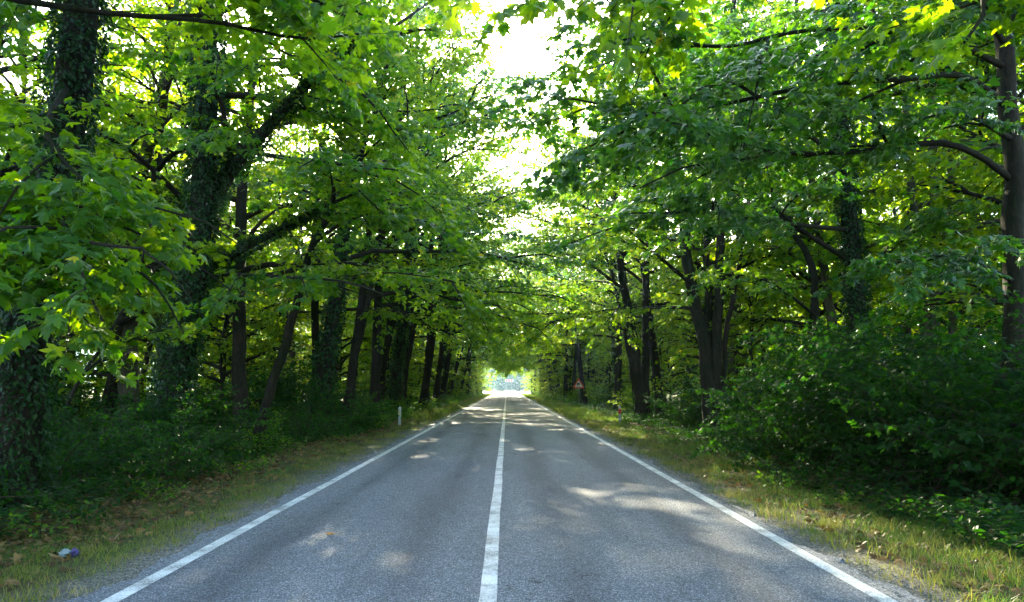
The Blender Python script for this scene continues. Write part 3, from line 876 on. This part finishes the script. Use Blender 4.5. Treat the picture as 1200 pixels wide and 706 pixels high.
# ------------------------------------------------------------------ shrubs
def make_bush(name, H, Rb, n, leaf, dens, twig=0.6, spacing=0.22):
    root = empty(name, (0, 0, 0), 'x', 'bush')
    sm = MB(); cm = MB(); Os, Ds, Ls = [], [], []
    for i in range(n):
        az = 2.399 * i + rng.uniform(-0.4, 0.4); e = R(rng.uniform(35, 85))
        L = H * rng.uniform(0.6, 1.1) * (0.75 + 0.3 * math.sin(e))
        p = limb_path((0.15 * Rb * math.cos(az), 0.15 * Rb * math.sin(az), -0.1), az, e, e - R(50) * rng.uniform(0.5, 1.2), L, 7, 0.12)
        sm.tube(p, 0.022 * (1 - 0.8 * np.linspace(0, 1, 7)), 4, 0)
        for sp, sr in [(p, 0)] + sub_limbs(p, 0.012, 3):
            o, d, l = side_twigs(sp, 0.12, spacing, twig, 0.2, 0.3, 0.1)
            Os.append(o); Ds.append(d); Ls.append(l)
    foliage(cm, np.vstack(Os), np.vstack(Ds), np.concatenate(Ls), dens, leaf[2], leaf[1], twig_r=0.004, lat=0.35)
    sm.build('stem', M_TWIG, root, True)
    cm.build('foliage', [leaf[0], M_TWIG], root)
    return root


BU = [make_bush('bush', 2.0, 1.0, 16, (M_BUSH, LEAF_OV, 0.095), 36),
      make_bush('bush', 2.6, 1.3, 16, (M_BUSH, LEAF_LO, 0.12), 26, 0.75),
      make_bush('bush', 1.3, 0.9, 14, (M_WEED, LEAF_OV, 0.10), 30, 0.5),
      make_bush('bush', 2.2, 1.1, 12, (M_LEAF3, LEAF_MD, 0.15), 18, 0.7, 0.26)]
BIG = make_bush('tall_shrub', 4.2, 1.8, 22, (M_BUSH, LEAF_MD, 0.13), 24, 0.9, 0.26)
named = [
    # px, Y, x override, proto, scale, label
    (-7.9, 10.0, 0, 0.85, 'dark leafy bush at the foot of the ivy-smothered trunk nearest the left edge'),
    (-7.6, 13.0, 1, 0.75, 'dark bush right of the ivy-smothered trunk, behind the leaf litter'),
    (-7.3, 15.6, 0, 0.95, 'low dark bush below the thin bowed sapling on the left'),
    (-7.5, 18.2, 1, 0.8, 'dark bush in front of the foot of the fork-limbed ivy-clad plane tree'),
    (-6.8, 20.6, 2, 0.9, 'small paler bush between the fork-limbed plane tree and the curved leaning trunk'),
    (-6.7, 25.0, 0, 0.9, 'bush just right of the foot of the curved leaning trunk'),
    (-6.6, 30.0, 1, 0.85, 'large blue-green bush left of the plain white marker post'),
    (-6.4, 35.0, 2, 0.9, 'bright green bush close beside the plain white marker post'),
    (7.6, 24.0, 2, 1.0, 'bush of pale leaves in front of the three-stemmed dark tree'),
    (7.9, 21.0, 0, 1.0, 'leafy bush between the tall dark shrubs and the three-stemmed tree'),
    (7.9, 33.0, 1, 0.8, 'bush behind the grassy verge between the three-stemmed and two-stemmed trees'),
]
for x, y, k, s, lab in named:
    put(BU[k], g0(x, y), (0, 0, rng.uniform(0, 6.28)), s, lab, None)
for i, (x, y, s, lab) in enumerate(((8.6, 12.2, 0.95, 'tall dark shrub at the right edge, below the dark trunk with sweeping limbs'),
                                    (7.4, 13.6, 0.85, 'tall dark shrub on the right verge, second in from the right edge'),
                                    (8.8, 15.8, 1.05, 'tallest dark shrub in front of the straight ivy-covered trunk'),
                                    (7.0, 17.2, 0.75, 'dark shrub at the left end of the tall shrub mass on the right'),
                                    (10.2, 18.8, 1.0, 'tall dark shrub at the back of the shrub mass on the right'))):
    put(BIG, g0(x, y), (0, 0, rng.uniform(0, 6.28)), s, lab, None)
for side, sg in (('left', -1), ('right', 1)):
    lab = f'shrub of the dense undergrowth among the trunks of the {side} wood'
    y = 11.0
    while y < 110:
        for (xa, xb) in ((8.8, 12), (13, 18), (20, 27)):
            if y > 60 and xa > 10:
                continue
            x = sg * rng.uniform(xa, xb)
            if abs(x / y * 880) > 800:
                continue
            put(BU[int(rng.choice([0, 1, 0, 1, 3]))], g0(x, y + rng.uniform(-1, 1)), (0, 0, rng.uniform(0, 6.28)), rng.uniform(0.75, 1.3), lab, f'undergrowth shrubs in the {side} wood')
        y += 3.4 if y < 40 else 6.0
    for i in range(16):
        put(BU[i % 2], g0(sg * (7.5 + 2.0 * i), rng.uniform(168, 186)), (0, 0, rng.uniform(0, 6.28)), rng.uniform(0.9, 1.4), f'shrub closing the far edge of the {side} wood beside the tunnel mouth', f'shrubs at the far edge of the {side} wood')
    y = 38.0 if sg < 0 else 79.0
    while y < 166:
        put(BU[2], g0(sg * rng.uniform(6.1, 6.9), y), (0, 0, rng.uniform(0, 6.28)), rng.uniform(0.55, 1.0), f'low roadside bush along the {side} verge farther down the tunnel', f'low bushes along the {side} verge')
        y += 5 if y < 90 else 9

# ------------------------------------------------------------------ grass, ground cover, litter (uncountable)
def blades(name, label, spots, hmean, width, n_per, spread, tint0, tint_sd, cat='grass'):
    m = MB()
    n = len(spots) * n_per
    c = np.repeat(spots, n_per, 0)
    xy = c[:, :2] + spread * rng.standard_normal((n, 2))
    ok = (xy[:, 0] < LX - 0.30 + 0.02) | (xy[:, 0] > RX + 0.24 - 0.02)
    xy = xy[ok]; ci = np.repeat(np.arange(len(spots)), n_per)[ok]; n = len(xy)
    z = gh(xy[:, 0], xy[:, 1])
    hc = rng.uniform(0.45, 1.5, len(spots))[ci]
    h = hmean * hc * rng.uniform(0.5, 1.3, n)
    az = rng.uniform(0, 6.28, n); ln = rng.uniform(0.1, 0.75, n)
    D = np.stack([np.cos(az) * ln, np.sin(az) * ln, np.ones(n)], 1)
    a2 = rng.uniform(0, 6.28, n); S = np.stack([np.cos(a2), np.sin(a2), 0 * a2], 1)
    B = np.stack([xy[:, 0], xy[:, 1], z - 0.01], 1)
    w = (width * rng.uniform(0.6, 1.4, n))[:, None]
    mid = B + D * (h * 0.55)[:, None]
    tipp = B + D * h[:, None] + np.stack([np.cos(az), np.sin(az), -0.5 * np.ones(n)], 1) * (h * ln * 0.5)[:, None]
    V = np.stack([B - S * w, B + S * w, mid - S * w * 0.75, mid + S * w * 0.75, tipp], 1)
    i = np.arange(n)[:, None] * 5
    tt = np.clip(tint0[ci] + tint_sd * rng.standard_normal(n), 0, 1)
    m.add(V.reshape(-1, 3), np.concatenate([i + np.array([[0, 1, 3]]), i + np.array([[0, 3, 2]]), i + np.array([[2, 3, 4]])], 0), 0, np.tile(tt, 3))
    tag(m.build(name, M_GRASS), label, cat, kind='stuff')


def verge_spots(sg, n, y0, y1, xin, xout, pw=1.6):
    y = y0 + (y1 - y0) * rng.uniform(0, 1, n) ** pw
    x = sg * (xin + (xout - xin) * rng.uniform(0, 1, n) ** 0.9)
    return np.stack([x, y], 1)


for side, sg, xin, xout in (('left', -1, 3.75, 6.6), ('right', 1, 3.55, 6.0)):
    sp = verge_spots(sg, 2600, 4.5, 45, xin, xout)
    pat = 0.5 + 0.5 * np.sin(sp[:, 0] * 2.3 + 1.1 * np.sin(sp[:, 1] * 0.8)) * np.sin(sp[:, 1] * 0.9 + sp[:, 0])
    sp = sp[rng.uniform(0, 1, len(sp)) < 0.25 + 0.9 * pat]
    d = np.abs(sp[:, 0]) - xin
    t0 = np.clip(0.62 - 0.22 * d + 0.25 * rng.standard_normal(len(sp)), 0.03, 0.97)
    blades('verge_grass', f'patchy green and straw coloured grass of the {side} verge near the camera', sp, 0.085 if side == 'left' else 0.13, 0.0035, 26, 0.10, t0, 0.12)
    sp = verge_spots(sg, 2600, 42, 200, xin, 6.8, 1.2)
    t0 = np.clip(0.35 + 0.25 * rng.standard_normal(len(sp)), 0.03, 0.97)
    blades('verge_grass', f'grass of the {side} verge farther along the tree tunnel', sp, 0.22, 0.014, 9, 0.16, t0, 0.1)

# ground cover of the wood: low leafy herbs
for side, sg in (('left', -1), ('right', 1)):
    n = 60000
    y = 7 + 95 * rng.uniform(0, 1, n) ** 1.7
    x = sg * ((6.0 if sg < 0 else 5.3) + (0.0 if sg < 0 else 0.9) * np.clip((y - 14) / 10, 0, 1) + 13 * rng.uniform(0, 1, n) ** 1.5)
    pat = 0.5 + 0.5 * np.sin(x * 1.3 + y * 0.5) * np.sin(y * 0.8 - x * 0.4)
    z = gh(x, y) + 0.04 + (0.12 + 0.5 * pat) * rng.uniform(0, 1, n)
    pos = np.stack([x, y, z], 1)
    tip = 0.9 * rng.standard_normal((n, 3)); tip[:, 2] = 0.2 - 0.4 * rng.uniform(0, 1, n)
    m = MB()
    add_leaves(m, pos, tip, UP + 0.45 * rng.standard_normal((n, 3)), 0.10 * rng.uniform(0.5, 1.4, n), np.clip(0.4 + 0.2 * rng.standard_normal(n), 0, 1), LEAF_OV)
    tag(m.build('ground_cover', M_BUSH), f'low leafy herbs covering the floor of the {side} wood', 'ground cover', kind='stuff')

# leaf litter on the verges and the wood floor
for side, sg, n in (('left', -1, 15000), ('right', 1, 4000)):
    y = 5 + 50 * rng.uniform(0, 1, n) ** 2.2
    x = sg * (4.1 + 3.4 * rng.beta(3.0, 1.6, n)) if sg < 0 else sg * (3.8 + 3.5 * rng.uniform(0, 1, n))
    pos = np.stack([x, y, gh(x, y) + 0.015 + 0.05 * rng.uniform(0, 1, n)], 1)
    tip = rng.standard_normal((n, 3)); tip[:, 2] *= 0.25
    m = MB()
    add_leaves(m, pos, tip, UP + 0.4 * rng.standard_normal((n, 3)), 0.095 * rng.uniform(0.4, 1.4, n), np.clip(0.5 + 0.3 * rng.standard_normal(n), 0, 1), LEAF_MD)
    tag(m.build('leaf_litter', M_DEAD), f'dry brown fallen leaves scattered over the {side} verge', 'leaf litter', kind='stuff')
# loose gravel at the asphalt edges
for side, x0, x1 in (('left', -3.95, -3.5), ('right', 3.3, 3.72)):
    n = 7000
    y = 4 + 36 * rng.uniform(0, 1, n) ** 2
    x = rng.uniform(x0, x1, n)
    s = 0.006 + 0.014 * rng.uniform(0, 1, n) ** 3
    q = np.array([[1, 0, 0], [-0.5, 0.9, 0], [-0.6, -0.8, 0], [0.1, 0.1, 0.9]])
    a = rng.uniform(0, 6.28, n); ca, sa = np.cos(a), np.sin(a)
    V = np.stack([ca[:, None] * q[None, :, 0] - sa[:, None] * q[None, :, 1], sa[:, None] * q[None, :, 0] + ca[:, None] * q[None, :, 1], np.broadcast_to(q[None, :, 2], (n, 4))], -1) * s[:, None, None]
    zz = np.where((x > LX - 0.30) & (x < RX + 0.24), 0.0, gh(x, y))
    V += np.stack([x, y, zz], 1)[:, None]
    m = MB(); m.add(V.reshape(-1, 3), (np.arange(n)[:, None, None] * 4 + np.array([[0, 1, 3], [1, 2, 3], [2, 0, 3]])).reshape(-1, 3))
    tag(m.build('gravel', plain('gravel', (0.2, 0.19, 0.17), 0.9, 0.2, 0, 0.5, 30)), f'loose grey gravel along the {side} edge of the asphalt', 'gravel', kind='stuff')

# ------------------------------------------------------------------ weeds on the verges (individual plants)
def make_weed(name, H, n, leafsize, mat):
    root = empty(name, (0, 0, 0), 'x', 'weed')
    m = MB(); Os, Ds, Ls = [], [], []
    st = MB()
    for i in range(n):
        az = 2.399 * i; e = R(rng.uniform(50, 85))
        p = limb_path((0.03 * math.cos(az), 0.03 * math.sin(az), -0.02), az, e, e - R(35), H * rng.uniform(0.6, 1.1), 6, 0.1)
        st.tube(p, 0.006 * (1 - 0.7 * np.linspace(0, 1, 6)), 4, 0)
        o, d, l = side_twigs(p, 0.15, 0.07, 0.16, 0.08, 0.25, 0.1)
        Os.append(o); Ds.append(d); Ls.append(l)
    foliage(m, np.vstack(Os), np.vstack(Ds), np.concatenate(Ls), 26, leafsize, LEAF_OV, twig_r=0.002, lat=0.3)
    st.build('stem', M_TWIG, root); m.build('foliage', [mat, M_TWIG], root)
    return root


WE = [make_weed('weed', 0.55, 7, 0.075, M_WEED), make_weed('weed', 0.35, 6, 0.06, M_WEED), make_weed('weed', 0.75, 6, 0.085, M_BUSH)]
for side, sg, xi, xo in (('left', -1, 5.3, 6.6), ('right', 1, 4.6, 6.2)):
    for i in range(46):
        y = 7 + 42 * (i / 46) ** 1.25
        x = sg * rng.uniform(xi, xo)
        if y > 26:
            x += sg * 0.9   # the verge widens around the marker posts
        put(WE[int(rng.integers(0, 3))], g0(x, y), (0, 0, rng.uniform(0, 6.28)), rng.uniform(0.7, 1.3), f'small leafy weed at the back of the {side} verge in front of the bushes', f'leafy weeds along the {side} verge')

# ------------------------------------------------------------------ marker posts, signs, litter
M_POST = plain('post_white', (0.42, 0.45, 0.42), 0.5, 0.4, 0, 0.12, 9)
M_RED = plain('reflector_red', (0.62, 0.035, 0.02), 0.3, 0.5, 0, 0.08)
M_YEL = plain('reflector_amber', (0.55, 0.42, 0.16), 0.35, 0.5, 0, 0.08)
M_STEEL = plain('galvanised', (0.30, 0.31, 0.31), 0.5, 0.5, 0.6, 0.1)
M_SIGNW = plain('sign_face', (0.78, 0.72, 0.55), 0.45, 0.4, 0, 0.06)
M_SIGNR = plain('sign_red', (0.80, 0.085, 0.02), 0.4, 0.4, 0, 0.05)
M_BLACK = plain('sign_black', (0.012, 0.012, 0.012), 0.5, 0.3, 0, 0.05)
M_WHITE = plain('sign_white', (0.55, 0.55, 0.55), 0.5, 0.4, 0, 0.05)


def post(loc, H, label, refl, mat):
    root = empty('marker_post', loc, label, 'marker post')
    m = MB()
    w, d = 0.06, 0.045
    prof = [(-w, -d), (-w * 0.6, -d * 1.25), (w * 0.6, -d * 1.25), (w, -d), (w, d * 0.6), (w * 0.35, d), (-w * 0.35, d), (-w, d * 0.6)]
    zs = [(-0.3, 1), (H - 0.02, 1), (H, 0.82)]
    V = []
    for k, (z, s) in enumerate(zs):
        for (x, y) in prof:
            V.append((x * s, y * s, z + (0.05 * (y / d) if k > 0 else 0)))
    F = [[r * 8 + j, r * 8 + (j + 1) % 8, r * 8 + 8 + (j + 1) % 8, r * 8 + 8 + j] for r in (0, 1) for j in range(8)]
    m.add(V, F); m.add([V[16 + j] for j in range(8)], [list(range(8))])
    m.build('body', M_POST, root)
    q = MB(); q.box((0, -d * 1.25 - 0.006, H - 0.25), (0.125 if mat is M_RED else 0.06, 0.012, 0.24))
    q.box((0, -d * 1.25 - 0.014, H - 0.25), (0.11 if mat is M_RED else 0.04, 0.008, 0.22 if mat is M_RED else 0.165))
    q.build('reflector', mat, root)
    return root


post(g0((470 - 594) / 880 * 36.5, 36.5), 0.83, 'plain white roadside marker post on the left verge beside the bushes', True, M_YEL)
post(g0((725 - 594) / 880 * 39, 39), 0.85, 'white roadside marker post with a red reflector on the right verge', True, M_RED)

# warning triangle
YS = 74.0
c = at(678, 450, YS); gb = g0(c[0], YS)
root = empty('warning_sign', gb, 'red bordered triangular warning sign on a post by the right verge', 'road sign')
hz = c[2] - gb[2]
p = MB(); p.tube([(0, 0.05, -0.4), (0, 0.05, hz + 0.45)], 0.035, 10); p.build('pole', M_STEEL, root, True)


def rtri(Rr, rc, y, zc, n=6):
    pts = []
    for k in range(3):
        a = R(90 + 120 * k); cx, cz = (Rr - 2 * rc) * math.cos(a), (Rr - 2 * rc) * math.sin(a)
        for j in range(n):
            b = a + R(-60 + 120 * j / (n - 1)); pts.append((cx + rc * math.cos(b), y, zc + cz + rc * math.sin(b)))
    return pts


def plate(mb, outline, depth, mat=0):
    A = np.array(outline); n = len(A); B = A + np.array([0, depth, 0])
    mb.add(np.vstack([A, B]), [[i, i + n, (i + 1) % n + n, (i + 1) % n] for i in range(n)], mat)
    mb.add(A, [list(range(n))], mat); mb.add(B, [list(range(n - 1, -1, -1))], mat)


zc = hz - 0.09
a = MB(); plate(a, rtri(0.70, 0.06, 0.0, zc), 0.012); a.build('border', M_SIGNR, root)
a = MB(); plate(a, rtri(0.44, 0.02, -0.004, zc), 0.003); a.build('face', M_SIGNW, root)
a = MB()
car = [(-0.13, 0.0), (-0.13, 0.09), (-0.10, 0.10), (-0.065, 0.175), (0.065, 0.175), (0.10, 0.10), (0.13, 0.09), (0.13, 0.0), (0.085, 0.0), (0.085, 0.03), (-0.085, 0.03), (-0.085, 0.0)]
tilt = 0.22
car = [(1.25 * x, 1.25 * z) for x, z in car]
car = [(x * math.cos(tilt) - z * math.sin(tilt), -0.008, zc - 0.04 + x * math.sin(tilt) + z * math.cos(tilt)) for x, z in car]
plate(a, car, 0.003)
for s in (-1, 1):
    q = []
    zz = np.linspace(-0.19, -0.075, 12)
    cx = s * 0.085 + 0.03 * np.sin((zz + 0.19) / 0.115 * 6.0)
    out = [(x - 0.02, -0.008, zc + z) for x, z in zip(cx, zz)] + [(x + 0.02, -0.008, zc + z) for x, z in zip(cx[::-1], zz[::-1])]
    plate(a, out, 0.003)
a.build('pictogram', M_BLACK, root)

# far chevron board
YC = 266.0
c = at(596.5, 446.3, YC); gb = g0(c[0], YC)
root = empty('chevron_sign', gb, 'small red and white chevron board on posts beyond the bright tunnel mouth', 'road sign')
hz = c[2] - gb[2]
a = MB()
for s in (-1, 1):
    a.tube([(s * 0.9, 0.06, -0.4), (s * 0.9, 0.06, hz + 0.3)], 0.05, 8)
    a.build('pole', M_STEEL, root, True); a = MB()
a.box((0, 0, hz), (2.9, 0.04, 1.05)); a.build('board', M_WHITE, root)
for k in range(3):
    a = MB(); x = -0.95 + 0.95 * k
    o = [(x - 0.36, 0.46), (x + 0.08, 0.46), (x + 0.38, 0.0), (x + 0.08, -0.46), (x - 0.36, -0.46), (x - 0.06, 0.0)]
    plate(a, [(px, -0.026, hz + pz) for px, pz in o], 0.004); a.build('chevron', M_SIGNR, root)

# crumpled wrapper in the leaf litter
c = at(82, 634, 8.55); gb = g0(c[0], c[1])
root = empty('litter', gb + [0, 0, 0.04], 'crumpled white and violet wrapper lying in the leaf litter on the left verge', 'litter')


def crumple(cx, rx, ry, rz, seed):
    u = np.linspace(0, math.pi, 8); v = np.linspace(0, 2 * math.pi, 12, endpoint=False)
    rr = np.random.default_rng(seed)
    V = np.array([[cx + rx * math.sin(a) * math.cos(b), ry * math.sin(a) * math.sin(b), rz * math.cos(a)] for a in u for b in v])
    V += 0.28 * min(rx, rz) * rr.standard_normal(V.shape)
    F = [[i * 12 + j, i * 12 + (j + 1) % 12, i * 12 + 12 + (j + 1) % 12, i * 12 + 12 + j] for i in range(7) for j in range(12)]
    m = MB(); m.add(V, F); return m


crumple(-0.045, 0.065, 0.05, 0.04, 1).build('wrapper_half', plain('wrapper_white', (0.24, 0.30, 0.32), 0.35, 0.5, 0, 0.1, 30), root)
crumple(0.06, 0.055, 0.04, 0.035, 2).build('wrapper_half', plain('wrapper_violet', (0.07, 0.05, 0.20), 0.35, 0.5, 0, 0.15, 30), root)

# single fallen leaf on the road
c = at(388, 621, 9.22)
m = MB()
add_leaves(m, np.array([[-0.04, -0.03, 0.012]]), np.array([[0.8, 0.5, 0.06]]), np.array([[0.1, -0.3, 1.0]]), np.array([0.11]), np.array([0.9]), LEAF_HI)
TV = m.v[0]; TV[:, 2] = np.abs(TV[:, 2]) + 0.008
o = m.build('fallen_leaf', plain('fallen_leaf', (0.42, 0.20, 0.05), 0.7, 0.2, 0, 0.3, 60), origin=(0, 0, 0)); o.location = (c[0], c[1], 0.0)
tag(o, 'single orange brown fallen leaf lying on the left lane', 'fallen leaf')

# ------------------------------------------------------------------ beyond the tunnel: hills and a far wood
hx = np.linspace(-700, 700, 71); hy = np.linspace(480, 1500, 40)
X, Y = np.meshgrid(hx, hy, indexing='ij')
Z = -1.5 + 75 * np.clip((Y - 480) / 620, 0, 1) ** 0.8 * (0.75 + 0.25 * np.sin(X * 0.007 + 1)) + 5 * np.sin(X * 0.03) * np.sin(Y * 0.012) * np.clip((Y - 480) / 200, 0, 1)
I = (np.arange(70)[:, None] * 40 + np.arange(39)[None]).ravel()
h = MB(); h.add(np.stack([X, Y, Z], -1).reshape(-1, 3), np.stack([I, I + 40, I + 41, I + 1], 1))
tag(h.build('hills', plain('hill_green', (0.06, 0.10, 0.035), 0.9, 0.1, 0, 0.4, 0.05), smooth=True), 'wooded hillside beyond the end of the road', 'hill', kind='structure')
m = MB(); nT = 420
tx = rng.uniform(-150, 150, nT); ty = 345 + 230 * rng.uniform(0, 1, nT) ** 1.3
for x, y in zip(tx, ty):
    zb = -0.5 + (75 * ((y - 480) / 620) ** 0.8 * 0.75 if y > 480 else 0)
    H = rng.uniform(11, 19); W = H * rng.uniform(0.28, 0.42); n = 260
    d = nrm(rng.standard_normal((n, 3))); rr = rng.uniform(0.35, 1, n) ** 0.5
    lob = 1 + 0.25 * np.sin(4 * d[:, 0] + 3 * d[:, 2] + x) * np.sin(5 * d[:, 1] + y)
    pos = np.array([x, y, zb + H * 0.56]) + d * np.stack([W * rr * lob, W * rr * lob, H * 0.45 * rr], 1)
    add_leaves(m, pos, d + 0.6 * rng.standard_normal((n, 3)), d + UP * 0.8 + 0.5 * rng.standard_normal((n, 3)), rng.uniform(0.9, 2.0, n), np.clip(0.5 + 0.2 * rng.standard_normal(n) + rng.uniform(-.2, .2), 0, 1), LEAF_LO)
    m.tube([(x, y, zb - 0.5), (x, y, zb + H * 0.5)], [0.3, 0.15], 5, 1)
tag(m.build('far_wood', [M_FAR, M_TWIG]), 'distant wood on the hillside seen through the tunnel mouth', 'far wood', kind='stuff')

# ------------------------------------------------------------------ haze
HAZE = 0.00035
if HAZE:
    m, t, out = nt('haze')
    v = N(t, 'ShaderNodeVolumePrincipled')
    v.inputs['Color'].default_value = (0.42, 0.66, 0.95, 1); v.inputs['Density'].default_value = HAZE; v.inputs['Anisotropy'].default_value = 0.85
    t.links.new(v.outputs[0], out.inputs['Volume'])
    hb = MB(); hb.box((0, 725, 45), (2000, 1700, 120))
    o = hb.build('haze', m); tag(o, 'thin pale summer haze filling the air along the road', 'haze', kind='stuff')

# ------------------------------------------------------------------ light
w = bpy.data.worlds.new('World'); sc.world = w; w.use_nodes = True
t = w.node_tree
for n in list(t.nodes): t.nodes.remove(n)
sky = t.nodes.new('ShaderNodeTexSky'); sky.sky_type = 'NISHITA'; sky.sun_disc = False
sky.sun_elevation = SUN_EL; sky.sun_rotation = SUN_AZ; sky.dust_density = 2.0; sky.air_density = 1.0
bg = t.nodes.new('ShaderNodeBackground'); bg.inputs['Strength'].default_value = 0.15
wo = t.nodes.new('ShaderNodeOutputWorld')
t.links.new(sky.outputs[0], bg.inputs['Color']); t.links.new(bg.outputs[0], wo.inputs['Surface'])
sl = bpy.data.lights.new('sun', 'SUN'); sl.energy = 5.0; sl.angle = R(0.53); sl.color = (1.0, 0.88, 0.62)
so = bpy.data.objects.new('sun', sl); col.objects.link(so); so.location = (0, 0, 60)
so.rotation_euler = Vector(-SUN).to_track_quat('-Z', 'Y').to_euler()

# ------------------------------------------------------------------ render settings
sc.render.engine = 'CYCLES'
cy = sc.cycles
cy.max_bounces = 8; cy.diffuse_bounces = 4; cy.glossy_bounces = 2; cy.transmission_bounces = 4; cy.transparent_max_bounces = 4; cy.volume_bounces = 0
cy.sample_clamp_indirect = 6.0
cy.use_adaptive_sampling = True; cy.adaptive_threshold = 0.02
cy.use_denoising = True
try:
    cy.denoiser = 'OPENIMAGEDENOISE'; cy.denoising_input_passes = 'RGB_ALBEDO_NORMAL'
except Exception:
    pass
cy.caustics_reflective = False; cy.caustics_refractive = False
vs = sc.view_settings
vs.view_transform = 'Standard'; vs.look = 'None'; vs.gamma = 1.0; vs.exposure = 3.0; vs.use_curve_mapping = False
for o in col.objects:
    if 'nleaf' in o: del o['nleaf']
